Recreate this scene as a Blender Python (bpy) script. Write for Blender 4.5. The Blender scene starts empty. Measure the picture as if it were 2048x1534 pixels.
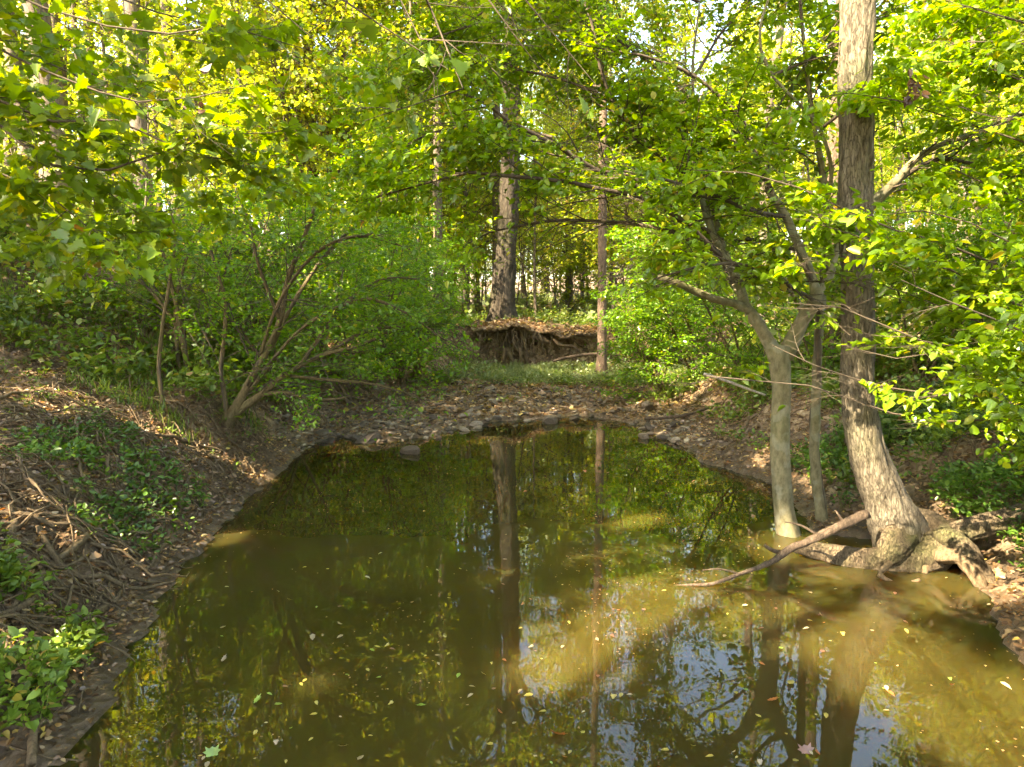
import bpy, math, random
import numpy as np
from mathutils import Vector
C = bpy.context.scene.collection
S = bpy.context.scene
# ------------------------------------------------------------------ camera
F, HOR = 1450.0, 600.0            # focal length and horizon row, in pixels of the 2048 px wide photograph
CAMZ = 2.0
PITCH = math.atan((767 - HOR) / F)
cd = bpy.data.cameras.new('camera'); cam = bpy.data.objects.new('camera', cd); C.objects.link(cam)
cd.sensor_width = 36; cd.lens = 36 * F / 2048; cd.clip_end = 600; cd.clip_start = 0.05
cam.location = (0, 0, CAMZ); cam.rotation_euler = (math.pi / 2 - PITCH, 0, 0)
S.camera = cam
# ------------------------------------------------------------------ light
SUN_EL, SUN_AZ = 43.0, 233.0      # degrees; azimuth clockwise from +Y: the sun stands behind the camera, to the left
el, az = math.radians(SUN_EL), math.radians(SUN_AZ)
SUN = np.array([math.sin(az) * math.cos(el), math.cos(az) * math.cos(el), math.sin(el)])
w = bpy.data.worlds.new('World'); S.world = w; w.use_nodes = True
nt = w.node_tree; bgn = nt.nodes['Background']; sk = nt.nodes.new('ShaderNodeTexSky')
sk.sky_type = 'NISHITA'; sk.sun_disc = False; sk.sun_elevation = el; sk.sun_rotation = az
sk.dust_density = 1.5
nt.links.new(sk.outputs[0], bgn.inputs[0]); bgn.inputs[1].default_value = 0.15
sl = bpy.data.lights.new('sun', 'SUN'); sl.energy = 5.0; sl.angle = math.radians(0.53); sl.color = (1, .93, .80)
so = bpy.data.objects.new('sun', sl); C.objects.link(so)
so.rotation_euler = Vector(SUN).to_track_quat('Z', 'Y').to_euler()
S.view_settings.view_transform = 'Standard'; S.view_settings.look = 'None'
S.view_settings.use_white_balance = True; S.view_settings.white_balance_temperature = 8200; S.view_settings.white_balance_tint = 10
S.view_settings.gamma = 1; S.view_settings.exposure = 3.15
S.render.engine = 'CYCLES'
cy = S.cycles
cy.max_bounces = 7; cy.diffuse_bounces = 4; cy.glossy_bounces = 3; cy.transmission_bounces = 5; cy.transparent_max_bounces = 4
cy.use_adaptive_sampling = True; cy.adaptive_threshold = 0.03; cy.time_limit = 780
cy.sample_clamp_indirect = 6; cy.caustics_reflective = False; cy.caustics_refractive = False
cy.use_denoising = True
try:
    cy.denoiser = 'OPENIMAGEDENOISE'; cy.denoising_input_passes = 'RGB_ALBEDO_NORMAL'; cy.denoising_prefilter = 'ACCURATE'
except Exception:
    pass
# ------------------------------------------------------------------ helpers
rng = np.random.default_rng(11)
cp, sp = math.cos(PITCH), math.sin(PITCH)
def ray(px, py):
    u = (px - 1024) / F; v = (767 - py) / F
    return np.array([u, cp + v * sp, -sp + v * cp])
def at(px, py, Y):
    r = ray(px, py); return np.array([0, 0, CAMZ]) + r * (Y / r[1])
def atz(px, py, z=0.0):
    r = ray(px, py); return np.array([0, 0, CAMZ]) + r * ((z - CAMZ) / r[2])
def project(p):
    q = p - np.array([0, 0, CAMZ])
    dep = q[:, 1] * cp - q[:, 2] * sp; v = q[:, 1] * sp + q[:, 2] * cp
    dep = np.where(np.abs(dep) < 1e-3, 1e-3, dep)
    return 1024 + F * q[:, 0] / dep, 767 - F * v / dep, dep
def norm(a): return a / np.maximum(np.linalg.norm(a, axis=-1, keepdims=True), 1e-9)

def _h(i, j, k, s):
    n = (i * 374761393 + j * 668265263 + k * 2147483647 + s * 974634777) & 0xffffffff
    n = ((n ^ (n >> 13)) * 1274126177) & 0xffffffff
    return ((n ^ (n >> 16)) & 0xffff) / 65535.0
def vnoise(p, s=0):
    p = np.asarray(p, float); i = np.floor(p).astype(np.int64); f = p - i; f = f * f * (3 - 2 * f)
    r = 0
    for a in (0, 1):
        for b in (0, 1):
            for c in (0, 1):
                wt = (f[..., 0] if a else 1 - f[..., 0]) * (f[..., 1] if b else 1 - f[..., 1]) * (f[..., 2] if c else 1 - f[..., 2])
                r = r + wt * _h(i[..., 0] + a, i[..., 1] + b, i[..., 2] + c, s)
    return r * 2 - 1
def fbm(p, o=3, s=0):
    r = 0; a = 1.0
    for k in range(o):
        r = r + a * vnoise(np.asarray(p) * 2 ** k, s + k); a *= .5
    return r

def mesh_np(name, V, loops, tot, mat, smooth=False):
    me = bpy.data.meshes.new(name)
    V = np.ascontiguousarray(V, dtype=np.float32).reshape(-1)
    loops = np.ascontiguousarray(loops, dtype=np.int32).reshape(-1); tot = np.asarray(tot, dtype=np.int32)
    me.vertices.add(len(V) // 3); me.vertices.foreach_set('co', V)
    me.loops.add(len(loops)); me.loops.foreach_set('vertex_index', loops)
    st = np.concatenate([[0], np.cumsum(tot)[:-1]]).astype(np.int32)
    me.polygons.add(len(tot)); me.polygons.foreach_set('loop_start', st)
    if smooth: me.polygons.foreach_set('use_smooth', np.ones(len(tot), dtype=bool))
    me.update(calc_edges=True)
    me.materials.append(mat)
    return me
def link(name, me, parent=None):
    o = bpy.data.objects.new(name, me); C.objects.link(o)
    if parent is not None: o.parent = parent
    return o
def tag(o, label=None, cat=None, group=None, kind=None):
    for k, v in (('label', label), ('category', cat), ('group', group), ('kind', kind)):
        if v: o[k] = v
    return o
def empty(name, loc=(0, 0, 0), rz=0):
    o = bpy.data.objects.new(name, None); C.objects.link(o); o.location = tuple(loc); o.rotation_euler = (0, 0, rz)
    o.empty_display_size = .1
    return o
def copy_tree(o, parent=None):
    c = o.copy(); C.objects.link(c)
    if parent is not None: c.parent = parent
    for ch in list(o.children): copy_tree(ch, c)
    return c

class Geo:                                          # collects shapes that make ONE part
    def __init__(s): s.V = []; s.L = []; s.T = []; s.n = 0
    def add(s, V, L, T):
        V = np.asarray(V).reshape(-1, 3)
        s.V.append(V); s.L.append(np.asarray(L).reshape(-1) + s.n); s.T.append(np.asarray(T).reshape(-1)); s.n += len(V)
    def mesh(s, name, mat, smooth=False, origin=None):
        V = np.concatenate(s.V)
        if origin is not None: V = V - np.asarray(origin)
        return mesh_np(name, V, np.concatenate(s.L), np.concatenate(s.T), mat, smooth)
    def tubes(s, P, R, k=4):
        B, N, _ = P.shape
        T = np.zeros_like(P); T[:, 1:-1] = P[:, 2:] - P[:, :-2]; T[:, 0] = P[:, 1] - P[:, 0]; T[:, -1] = P[:, -1] - P[:, -2]
        T = norm(T); av = norm(P[:, -1] - P[:, 0])
        ref = np.where(np.abs(av[:, 2:3]) > .8, np.array([[1., 0, 0]]), np.array([[0, 0, 1.]]))[:, None, :]
        U = norm(np.cross(T, np.broadcast_to(ref, T.shape))); W = np.cross(T, U)
        a = np.arange(k) * 2 * math.pi / k
        V = P[:, :, None, :] + R[:, :, None, None] * (np.cos(a)[None, None, :, None] * U[:, :, None, :] + np.sin(a)[None, None, :, None] * W[:, :, None, :])
        b = np.arange(B)[:, None, None] * N * k; i = np.arange(N - 1)[None, :, None] * k; j = np.arange(k)[None, None, :]; j2 = (j + 1) % k
        q = np.stack([b + i + j, b + i + j2, b + i + k + j2, b + i + k + j], -1).reshape(-1, 4)
        s.add(V, q, np.full(len(q), 4))
        return s
    def hitube(s, pts, rad, k=28, seg=.05, amp=.08, lump=.1, seed=0, cap=True, freq=9, groove=1.0):
        pts = np.asarray(pts, float); rad = np.asarray(rad, float)
        P, R = smooth_path(pts, rad, seg)
        N = len(P)
        T = np.gradient(P, axis=0); T = norm(T)
        ref = np.array([0.3, 1., 0.1]) if abs(T[:, 2]).mean() > .5 else np.array([.1, .2, 1.])
        U = norm(np.cross(T, ref)); W = np.cross(T, U)
        a = np.arange(k) * 2 * math.pi / k
        arc = np.concatenate([[0], np.cumsum(np.linalg.norm(np.diff(P, axis=0), axis=1))])
        A, Z = np.meshgrid(a, arc); r0 = R[:, None]
        rm = max(R.mean(), .01)
        q = np.stack([np.cos(A) * 1.2, np.sin(A) * 1.2, Z / rm * .25], -1)
        r = r0 * (1 + lump * fbm(q + seed * 7.3, 3, seed))
        q2 = np.stack([np.cos(A) * freq * .5, np.sin(A) * freq * .5, Z / rm * .55 * groove], -1)
        rd = 1 - np.abs(fbm(q2 + seed, 2, seed + 5)) * 1.6
        r = r * (1 + amp * (rd - .5))
        V = P[:, None, :] + r[..., None] * (np.cos(A)[..., None] * U[:, None] + np.sin(A)[..., None] * W[:, None])
        i = np.arange(N - 1)[:, None] * k; j = np.arange(k)[None, :]; j2 = (j + 1) % k
        f = np.stack([i + j, i + j2, i + k + j2, i + k + j], -1).reshape(-1, 4)
        L = f.reshape(-1); Tt = np.full(len(f), 4)
        if cap:
            L = np.concatenate([L, np.arange(k)[::-1], (N - 1) * k + np.arange(k)]); Tt = np.concatenate([Tt, [k, k]])
        s.add(V, L, Tt)
        return s
def smooth_path(pts, rad, seg):
    pts = np.asarray(pts, float); rad = np.asarray(rad, float); n = len(pts)
    Pp = np.vstack([2 * pts[0] - pts[1], pts, 2 * pts[-1] - pts[-2]]); Rr = np.concatenate([[rad[0]], rad, [rad[-1]]])
    out, ro = [], []
    for i in range(n - 1):
        m = max(2, int(np.linalg.norm(pts[i + 1] - pts[i]) / seg))
        t = (np.arange(m) / m)[:, None]; a, b, c, d = Pp[i:i + 4]
        out.append(.5 * ((2 * b) + (c - a) * t + (2 * a - 5 * b + 4 * c - d) * t ** 2 + (3 * b - a - 3 * c + d) * t ** 3))
        e = Rr[i + 1] + (Rr[i + 2] - Rr[i + 1]) * (t[:, 0] ** 2 * (3 - 2 * t[:, 0])); ro.append(e)
    out.append(pts[-1:]); ro.append(rad[-1:])
    return np.concatenate(out), np.concatenate(ro)

def interp(P, t):
    B, N, _ = P.shape; x = t * (N - 1.001); i = x.astype(int); f = (x - i)[..., None]; b = np.arange(B)[:, None]
    a, c = P[b, i], P[b, i + 1]
    return a + (c - a) * f, norm(c - a)
def interpR(R, t):
    B, N = R.shape; x = t * (N - 1.001); i = x.astype(int); f = (x - i); b = np.arange(B)[:, None]
    return R[b, i] * (1 - f) + R[b, i + 1] * f
def grow(P, R, n, t0=.2, t1=.98, L=1., ang=55, flat=.3, trop=0., wob=.12, M=5, rr=.5, tap=.6, rmin=.0025):
    B = len(P); t = t0 + (t1 - t0) * (np.arange(n)[None] + rng.uniform(0, 1, (B, n))) / n
    p, T = interp(P, t); r0 = np.maximum(interpR(R, t) * rr, rmin)
    phi = np.arange(n)[None] * 2.4 + rng.uniform(0, 6.28, (B, 1)) + rng.normal(0, .5, (B, n))
    side = norm(np.cross(T, np.array([0, 0, 1.]) + 1e-3)); up = np.cross(side, T)
    vert = (np.abs(T[..., 2:3]) > .75)
    sg = np.where((np.arange(n)[None] + rng.integers(0, 2, (B, 1))) % 2, 1., -1.)[..., None]
    rad_ = np.cos(phi)[..., None] * side + np.sin(phi)[..., None] * up
    fl = norm(sg * side * 1.0 + up * rng.normal(0, .35, (B, n, 1)))
    perp = np.where(vert, rad_, norm(fl * flat + rad_ * (1 - flat)))
    A = np.radians(ang + rng.normal(0, 10, (B, n, 1)))
    D = norm(np.cos(A) * T + np.sin(A) * perp)
    Ln = L * rng.uniform(.65, 1.3, (B, n, 1)) * (1 - tap * ((t - t0) / max(t1 - t0, 1e-6))[..., None])
    st = Ln / (M - 1); out = [p]
    for m in range(M - 1):
        D = norm(D + rng.normal(0, wob, D.shape) + np.array([0, 0, 1.]) * trop)
        p = p + D * st; out.append(p)
    P2 = np.stack(out, 2).reshape(B * n, M, 3)
    R2 = (r0[..., None] * np.linspace(1, .25, M)[None, None]).reshape(B * n, M)
    return P2, R2

TM = {}
TM['far'] = (np.array([[0, 0, 0], [.42, .5, .08], [1, 0, -.05], [.42, -.5, .08]]), [[0, 3, 2, 1]])
TM['ovate'] = (np.array([[0, 0, 0], [.26, .27, .07], [.64, .24, .04], [1, 0, -.12], [.64, -.24, .04], [.26, -.27, .07]]), [[0, 3, 2, 1], [0, 5, 4, 3]])
_m = [(0, 0), (.12, .2), (.02, .48), (.24, .40), (.34, .62), (.44, .38), (.56, .40), (.62, .22), (.78, .26), (1.0, 0)]
_mv = [(x, y, .10 * abs(y)) for x, y in _m] + [(x, -y, .10 * abs(y)) for x, y in _m[1:-1][::-1]]
TM['maple'] = (np.array(_mv) - np.array([[0, 0, .22]]) * (np.array(_mv)[:, :1] ** 2), [[0, 9, 8, 7, 6, 5, 4, 3, 2, 1], [0] + list(range(17, 8, -1))])

GAPS = []        # (point, radius): openings in the canopy through which a sunbeam reaches this point
WINDOWS = []     # (x0, y0, x1, y1, nearest depth behind, share of leaves pruned away)
CONES = []       # (point on the water, direction of the mirrored sight line, radius, widening, share pruned)
for px, py, r0, sl_, pr in [(420, 1330, .12, .035, .97), (330, 1310, .1, .03, .95), (560, 1300, .12, .035, .97), (620, 1340, .1, .03, .9), (700, 1160, .1, .03, .9), (880, 1140, .05, .02, .8), (1390, 1370, .2, .06, .97), (1300, 1380, .1, .03, .9), (1500, 1310, .12, .035, .95), (1600, 1340, .12, .035, .95),
                          (1680, 1330, .1, .03, .6), (1160, 1010, .06, .02, .8), (1260, 930, .08, .02, .7), (640, 1200, .08, .025, .7), (500, 1480, .1, .03, .5), (1640, 1480, .1, .03, .6), (1960, 1480, .08, .03, .6), (440, 1440, .1, .03, .6)]:
    _d = ray(px, py); _d = _d / np.linalg.norm(_d); _d[2] *= -1; CONES.append((atz(px, py), _d, r0, sl_, pr))
def keep_mask(c, gaps=True, win=True):
    k = np.ones(len(c), bool)
    for o, d, r0, sl_, pr in CONES:
        q = c - o; t = q @ d; e = np.linalg.norm(q - t[:, None] * d, axis=1)
        k &= ~((t > .5) & (e < (r0 + sl_ * t) * (1 + .4 * np.sin(c[:, 0] * 5 + c[:, 2] * 4))) & (rng.random(len(c)) < pr))
    if gaps:
        for g, r in GAPS:
            q = c - g; t = q @ SUN; d = np.linalg.norm(q - t[:, None] * SUN, axis=1)
            k &= ~((t > .12) & (d < r * (1 + .35 * np.sin(c[:, 0] * 9 + c[:, 1] * 7))))
    if win:
        x, y, dep = project(c)
        for x0, y0, x1, y1, dm, pr in WINDOWS:
            m = (x > x0) & (x < x1) & (y > y0) & (y < y1) & (dep > 0) & (dep < dm)
            k &= ~(m & (rng.random(len(c)) < pr))
    return k
def leaf_mesh(geo, pos, d, nr, size, tmpl, cull=True):
    if cull:
        m = keep_mask(pos + d * size[:, None] * .5); pos, d, nr, size = pos[m], d[m], nr[m], size[m]
    if not len(pos): return
    d = norm(d); s = norm(np.cross(nr, d)); nn = np.cross(d, s)
    tv, tf = TM[tmpl]; B = len(pos); K = len(tv)
    wv = rng.uniform(.85, 1.15, (B, 1)); cv = rng.normal(1, 1.2, (B, 1))
    V = pos[:, None] + size[:, None, None] * (tv[None, :, 0:1] * d[:, None] + (tv[None, :, 1] * wv)[..., None] * s[:, None] + (tv[None, :, 2] * cv)[..., None] * nn[:, None])
    L, Tt = [], []
    base = (np.arange(B) * K)[:, None]
    faces = [base + np.array(f)[None] for f in tf]
    if len(set(len(f) for f in tf)) == 1:
        L = np.concatenate(faces, 1).reshape(-1); Tt = np.full(B * len(tf), len(tf[0]))
    else:
        L = np.concatenate(faces, 1).reshape(-1); Tt = np.tile([len(f) for f in tf], B)
    geo.add(V, L, Tt)
def leaves(geo, P, n, size=.08, spread=.06, tmpl='far', droop=.25, tilt=.35, t0=.1, cull=True, zflat=.35):
    B = len(P); t = rng.uniform(t0, 1, (B, n)); p, T = interp(P, t)
    off = rng.normal(0, 1, (B, n, 3)) * spread; off[..., 2] *= zflat
    p = p + off
    side = norm(np.cross(T, np.array([0, 0, 1.]) + 1e-3)) * rng.choice([-1., 1.], (B, n, 1))
    d = T * .6 + side * .8 + rng.normal(0, .35, (B, n, 3)); d[..., 2] -= droop
    nr = np.array([0, 0, 1.]) + rng.normal(0, tilt, (B, n, 3))
    sz = size * rng.uniform(.45, 1.4, B * n)
    leaf_mesh(geo, p.reshape(-1, 3), norm(d).reshape(-1, 3), norm(nr).reshape(-1, 3), sz, tmpl, cull)

# ------------------------------------------------------------------ materials
def newmat(name):
    m = bpy.data.materials.new(name); m.use_nodes = True; t = m.node_tree; t.nodes.clear()
    return m, t, t.nodes.new, t.links.new
def ramp(N, stops):
    r = N('ShaderNodeValToRGB'); e = r.color_ramp.elements
    while len(e) > 1: e.remove(e[0])
    e[0].position = stops[0][0]; e[0].color = (*stops[0][1], 1)
    for p, c in stops[1:]:
        x = e.new(p); x.color = (*c, 1)
    return r
def leaf_mat(name, stops, trans=.5, gloss=.04, tboost=(1.5, 1.35, .6), rough=.38):
    m, t, N, K = newmat(name)
    g = N('ShaderNodeNewGeometry'); r = ramp(N, stops); K(g.outputs['Random Per Island'], r.inputs[0])
    tc = N('ShaderNodeTexCoord'); no = N('ShaderNodeTexNoise'); no.inputs['Scale'].default_value = 1.3; no.inputs['Detail'].default_value = 1
    K(tc.outputs['Object'], no.inputs['Vector'])
    hs = N('ShaderNodeHueSaturation'); K(r.outputs[0], hs.inputs['Color'])
    mr = N('ShaderNodeMapRange'); mr.inputs[1].default_value = .3; mr.inputs[2].default_value = .7; mr.inputs[3].default_value = .7; mr.inputs[4].default_value = 1.3
    K(no.outputs[0], mr.inputs[0]); K(mr.outputs[0], hs.inputs['Value'])
    df = N('ShaderNodeBsdfDiffuse'); K(hs.outputs[0], df.inputs[0])
    mm = N('ShaderNodeMix'); mm.data_type = 'RGBA'; mm.blend_type = 'MULTIPLY'; mm.inputs[0].default_value = 1; mm.inputs[7].default_value = (*tboost, 1); mm.clamp_result = False
    K(hs.outputs[0], mm.inputs[6])
    tr = N('ShaderNodeBsdfTranslucent'); K(mm.outputs[2], tr.inputs[0])
    mx = N('ShaderNodeMixShader'); mx.inputs[0].default_value = trans; K(df.outputs[0], mx.inputs[1]); K(tr.outputs[0], mx.inputs[2])
    gl = N('ShaderNodeBsdfGlossy'); gl.inputs['Roughness'].default_value = rough; gl.inputs[0].default_value = (1, 1, 1, 1)
    m2 = N('ShaderNodeMixShader'); m2.inputs[0].default_value = gloss; K(mx.outputs[0], m2.inputs[1]); K(gl.outputs[0], m2.inputs[2])
    o = N('ShaderNodeOutputMaterial'); K(m2.outputs[0], o.inputs[0])
    return m
G = lambda a, b, c: (a, b, c)
M = {}
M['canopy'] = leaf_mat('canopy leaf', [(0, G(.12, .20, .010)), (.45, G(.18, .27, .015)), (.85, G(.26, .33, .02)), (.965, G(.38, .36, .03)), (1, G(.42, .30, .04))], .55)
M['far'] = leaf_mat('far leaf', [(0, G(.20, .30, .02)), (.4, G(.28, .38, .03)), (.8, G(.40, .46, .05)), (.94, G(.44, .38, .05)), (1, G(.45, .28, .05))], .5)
M['maple'] = leaf_mat('maple leaf', [(0, G(.115, .20, .008)), (.6, G(.165, .27, .012)), (.93, G(.25, .31, .015)), (.985, G(.40, .36, .02)), (1, G(.26, .12, .03))], .6)
M['beech'] = leaf_mat('beech leaf', [(0, G(.11, .21, .008)), (.5, G(.17, .30, .012)), (.9, G(.26, .38, .015)), (.985, G(.40, .38, .03)), (1, G(.35, .22, .03))], .55, .045)
M['shrub'] = leaf_mat('shrub leaf', [(0, G(.065, .17, .006)), (.6, G(.11, .24, .010)), (.95, G(.18, .30, .012)), (1, G(.34, .32, .03))], .55, .035)
M['cover'] = leaf_mat('ground cover leaf', [(0, G(.07, .13, .015)), (.5, G(.12, .20, .022)), (.9, G(.19, .27, .035)), (.97, G(.30, .27, .05)), (1, G(.25, .14, .05))], .35, .035, rough=.4)
M['ivy'] = leaf_mat('creeper leaf', [(0, G(.045, .11, .012)), (.6, G(.075, .16, .018)), (1, G(.13, .21, .025))], .3, .035, rough=.4)
M['grass'] = leaf_mat('grass blade', [(0, G(.11, .17, .05)), (.6, G(.17, .23, .08)), (1, G(.28, .30, .13))], .45, .05)
M['litter'] = leaf_mat('fallen leaf', [(0, G(.10, .055, .028)), (.35, G(.19, .105, .05)), (.7, G(.30, .18, .09)), (.9, G(.42, .29, .15)), (.97, G(.46, .34, .07)), (1, G(.40, .14, .04))], .2, .06)
M['deadleaf'] = leaf_mat('dead leaf', [(0, G(.05, .022, .012)), (1, G(.10, .05, .025))], .3, .04)

def bark_mat(name, dark, light, scale=6., stretch=.18, bump=.5, moss=0., spots=0., dist=.02):
    m, t, N, K = newmat(name)
    tc = N('ShaderNodeTexCoord'); mp = N('ShaderNodeMapping'); mp.inputs['Scale'].default_value = (scale, scale, scale * stretch); K(tc.outputs['Object'], mp.inputs[0])
    n1 = N('ShaderNodeTexNoise'); n1.inputs['Scale'].default_value = 4; n1.inputs['Detail'].default_value = 8; n1.inputs['Roughness'].default_value = .65; K(mp.outputs[0], n1.inputs['Vector'])
    vo = N('ShaderNodeTexVoronoi'); vo.feature = 'DISTANCE_TO_EDGE'; vo.inputs['Scale'].default_value = 5
    ad = N('ShaderNodeVectorMath'); ad.operation = 'MULTIPLY_ADD'; ad.inputs[1].default_value = (.5, .5, .5); K(n1.outputs['Color'], ad.inputs[0]); K(mp.outputs[0], ad.inputs[2]); K(ad.outputs[0], vo.inputs['Vector'])
    r = ramp(N, [(.3, dark), (.52, tuple((a + b) / 2 for a, b in zip(dark, light))), (.72, light)]); K(n1.outputs[0], r.inputs[0])
    col = r.outputs[0]
    n2 = N('ShaderNodeTexNoise'); n2.inputs['Scale'].default_value = 2.2; n2.inputs['Detail'].default_value = 5; K(tc.outputs['Object'], n2.inputs['Vector'])
    def mixin(col, fac_sock, lo, hi, c, strength=1.):
        mr = N('ShaderNodeMapRange'); mr.inputs[1].default_value = lo; mr.inputs[2].default_value = hi; mr.inputs[4].default_value = strength; K(fac_sock, mr.inputs[0])
        x = N('ShaderNodeMix'); x.data_type = 'RGBA'; x.inputs[7].default_value = (*c, 1); K(mr.outputs[0], x.inputs[0]); K(col, x.inputs[6]); return x.outputs[2]
    if moss: col = mixin(col, n2.outputs[0], .5, .68, (.07, .09, .02), moss)
    if spots:
        n3 = N('ShaderNodeTexNoise'); n3.inputs['Scale'].default_value = 7; n3.inputs['Detail'].default_value = 4; K(tc.outputs['Object'], n3.inputs['Vector'])
        col = mixin(col, n3.outputs[0], .56, .62, (.26, .26, .20), spots)
    x = N('ShaderNodeMapRange'); x.inputs[1].default_value = 0; x.inputs[2].default_value = .08; x.inputs[3].default_value = .45; x.inputs[4].default_value = 1; K(vo.outputs[0], x.inputs[0])
    mu = N('ShaderNodeMix'); mu.data_type = 'RGBA'; mu.blend_type = 'MULTIPLY'; mu.inputs[0].default_value = .7 if bump > .35 else .25; K(col, mu.inputs[6]); K(x.outputs[0], mu.inputs[7])
    bs = N('ShaderNodeBsdfPrincipled'); bs.inputs['Roughness'].default_value = .85; bs.inputs['Specular IOR Level'].default_value = .25; K(mu.outputs[2], bs.inputs['Base Color'])
    b1 = N('ShaderNodeBump'); b1.inputs['Strength'].default_value = bump; b1.inputs['Distance'].default_value = dist
    h = N('ShaderNodeMath'); h.operation = 'MULTIPLY_ADD'; h.inputs[1].default_value = .6; K(x.outputs[0], h.inputs[0]); K(n1.outputs[0], h.inputs[2]); K(h.outputs[0], b1.inputs['Height'])
    K(b1.outputs[0], bs.inputs['Normal']); o = N('ShaderNodeOutputMaterial'); K(bs.outputs[0], o.inputs[0])
    return m
M['bark_oak'] = bark_mat('oak bark', (.024, .018, .012), (.095, .075, .052), 6, .16, .9, .25, dist=.04)
M['bark_grey'] = bark_mat('grey bark', (.05, .038, .024), (.27, .225, .16), 9, .24, .9, .3, dist=.02)
M['bark_smooth'] = bark_mat('smooth mossy bark', (.09, .08, .042), (.25, .22, .13), 6, .5, .3, .5, .35, dist=.01)
M['bark_pine'] = bark_mat('reddish bark', (.075, .05, .034), (.19, .13, .088), 8, .3, .7, dist=.02)
M['bark_far'] = bark_mat('far bark', (.075, .057, .04), (.22, .175, .13), 6, .15, .6)
M['bark_pale'] = bark_mat('pale bark', (.26, .22, .17), (.46, .40, .32), 6, .2, .4)
M['twig'] = bark_mat('twig bark', (.05, .038, .026), (.12, .09, .06), 14, .3, .2)
M['root'] = bark_mat('root bark', (.07, .048, .027), (.23, .16, .09), 12, .4, .5, .1)
M['shrub_bark'] = bark_mat('shrub bark', (.07, .052, .025), (.20, .145, .07), 12, .25, .5, .25)
M['deadwood'] = bark_mat('dead wood', (.045, .03, .02), (.16, .112, .075), 9, .2, .7)
M['log'] = bark_mat('weathered log', (.04, .028, .016), (.19, .14, .085), 11, .22, 1., .55)

def ground_mat():
    m, t, N, K = newmat('forest floor')
    g = N('ShaderNodeNewGeometry'); se = N('ShaderNodeSeparateXYZ'); K(g.outputs['Position'], se.inputs[0])
    n1 = N('ShaderNodeTexNoise'); n1.inputs['Scale'].default_value = 9; n1.inputs['Detail'].default_value = 10; n1.inputs['Roughness'].default_value = .7; K(g.outputs['Position'], n1.inputs['Vector'])
    n2 = N('ShaderNodeTexNoise'); n2.inputs['Scale'].default_value = 1.1; n2.inputs['Detail'].default_value = 4; K(g.outputs['Position'], n2.inputs['Vector'])
    vo = N('ShaderNodeTexVoronoi'); vo.inputs['Scale'].default_value = 16; vo.inputs['Randomness'].default_value = 1
    ad = N('ShaderNodeVectorMath'); ad.operation = 'MULTIPLY_ADD'; ad.inputs[1].default_value = (.12, .12, .12); K(n1.outputs['Color'], ad.inputs[0]); K(g.outputs['Position'], ad.inputs[2]); K(ad.outputs[0], vo.inputs['Vector'])
    soil = ramp(N, [(.3, (.045, .030, .016)), (.5, (.125, .082, .044)), (.7, (.25, .17, .10))]); K(n1.outputs[0], soil.inputs[0])
    lit = ramp(N, [(.0, (.08, .045, .022)), (.4, (.20, .12, .062)), (.7, (.33, .22, .125)), (1, (.42, .31, .18))])
    sc = N('ShaderNodeSeparateColor'); K(vo.outputs['Color'], sc.inputs[0]); K(sc.outputs[0], lit.inputs[0])
    mr = N('ShaderNodeMapRange'); mr.inputs[1].default_value = .38; mr.inputs[2].default_value = .6; K(n2.outputs[0], mr.inputs[0])
    hz = N('ShaderNodeMapRange'); hz.inputs[1].default_value = .15; hz.inputs[2].default_value = .45; K(se.outputs['Z'], hz.inputs[0])
    mu = N('ShaderNodeMath'); mu.operation = 'MULTIPLY'; K(mr.outputs[0], mu.inputs[0]); K(hz.outputs[0], mu.inputs[1])
    mx = N('ShaderNodeMix'); mx.data_type = 'RGBA'; K(mu.outputs[0], mx.inputs[0]); K(soil.outputs[0], mx.inputs[6]); K(lit.outputs[0], mx.inputs[7])
    bs = N('ShaderNodeBsdfPrincipled'); K(mx.outputs[2], bs.inputs['Base Color'])
    wr = N('ShaderNodeMapRange'); wr.inputs[1].default_value = .02; wr.inputs[2].default_value = .16; wr.inputs[3].default_value = .35; wr.inputs[4].default_value = .92; K(se.outputs['Z'], wr.inputs[0]); K(wr.outputs[0], bs.inputs['Roughness'])
    b = N('ShaderNodeBump'); b.inputs['Strength'].default_value = .9; b.inputs['Distance'].default_value = .04
    ma = N('ShaderNodeMath'); ma.operation = 'ADD'; K(n1.outputs[0], ma.inputs[0]); K(vo.outputs['Distance'], ma.inputs[1]); K(ma.outputs[0], b.inputs['Height']); K(b.outputs[0], bs.inputs['Normal'])
    o = N('ShaderNodeOutputMaterial'); K(bs.outputs[0], o.inputs[0]); return m
M['ground'] = ground_mat()
def water_mat():
    m, t, N, K = newmat('murky water')
    g = N('ShaderNodeNewGeometry')
    n2 = N('ShaderNodeTexNoise'); n2.inputs['Scale'].default_value = .5; n2.inputs['Detail'].default_value = 3; K(g.outputs['Position'], n2.inputs['Vector'])
    r = ramp(N, [(.35, (.033, .0245, .006)), (.65, (.050, .037, .010))]); K(n2.outputs[0], r.inputs[0])
    bs = N('ShaderNodeBsdfPrincipled'); K(r.outputs[0], bs.inputs['Base Color']); bs.inputs['Roughness'].default_value = .015; bs.inputs['IOR'].default_value = 1.42
    bs.inputs['Subsurface Weight'].default_value = 1; bs.inputs['Subsurface Radius'].default_value = (.55, .24, .08); bs.inputs['Subsurface Scale'].default_value = .55
    try: bs.subsurface_method = 'BURLEY'
    except Exception: pass
    n = N('ShaderNodeTexNoise'); n.inputs['Scale'].default_value = 2.5; n.inputs['Detail'].default_value = 2; K(g.outputs['Position'], n.inputs['Vector'])
    b = N('ShaderNodeBump'); b.inputs['Strength'].default_value = .035; b.inputs['Distance'].default_value = .04; K(n.outputs[0], b.inputs['Height']); K(b.outputs[0], bs.inputs['Normal'])
    o = N('ShaderNodeOutputMaterial'); K(bs.outputs[0], o.inputs[0]); return m
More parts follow.
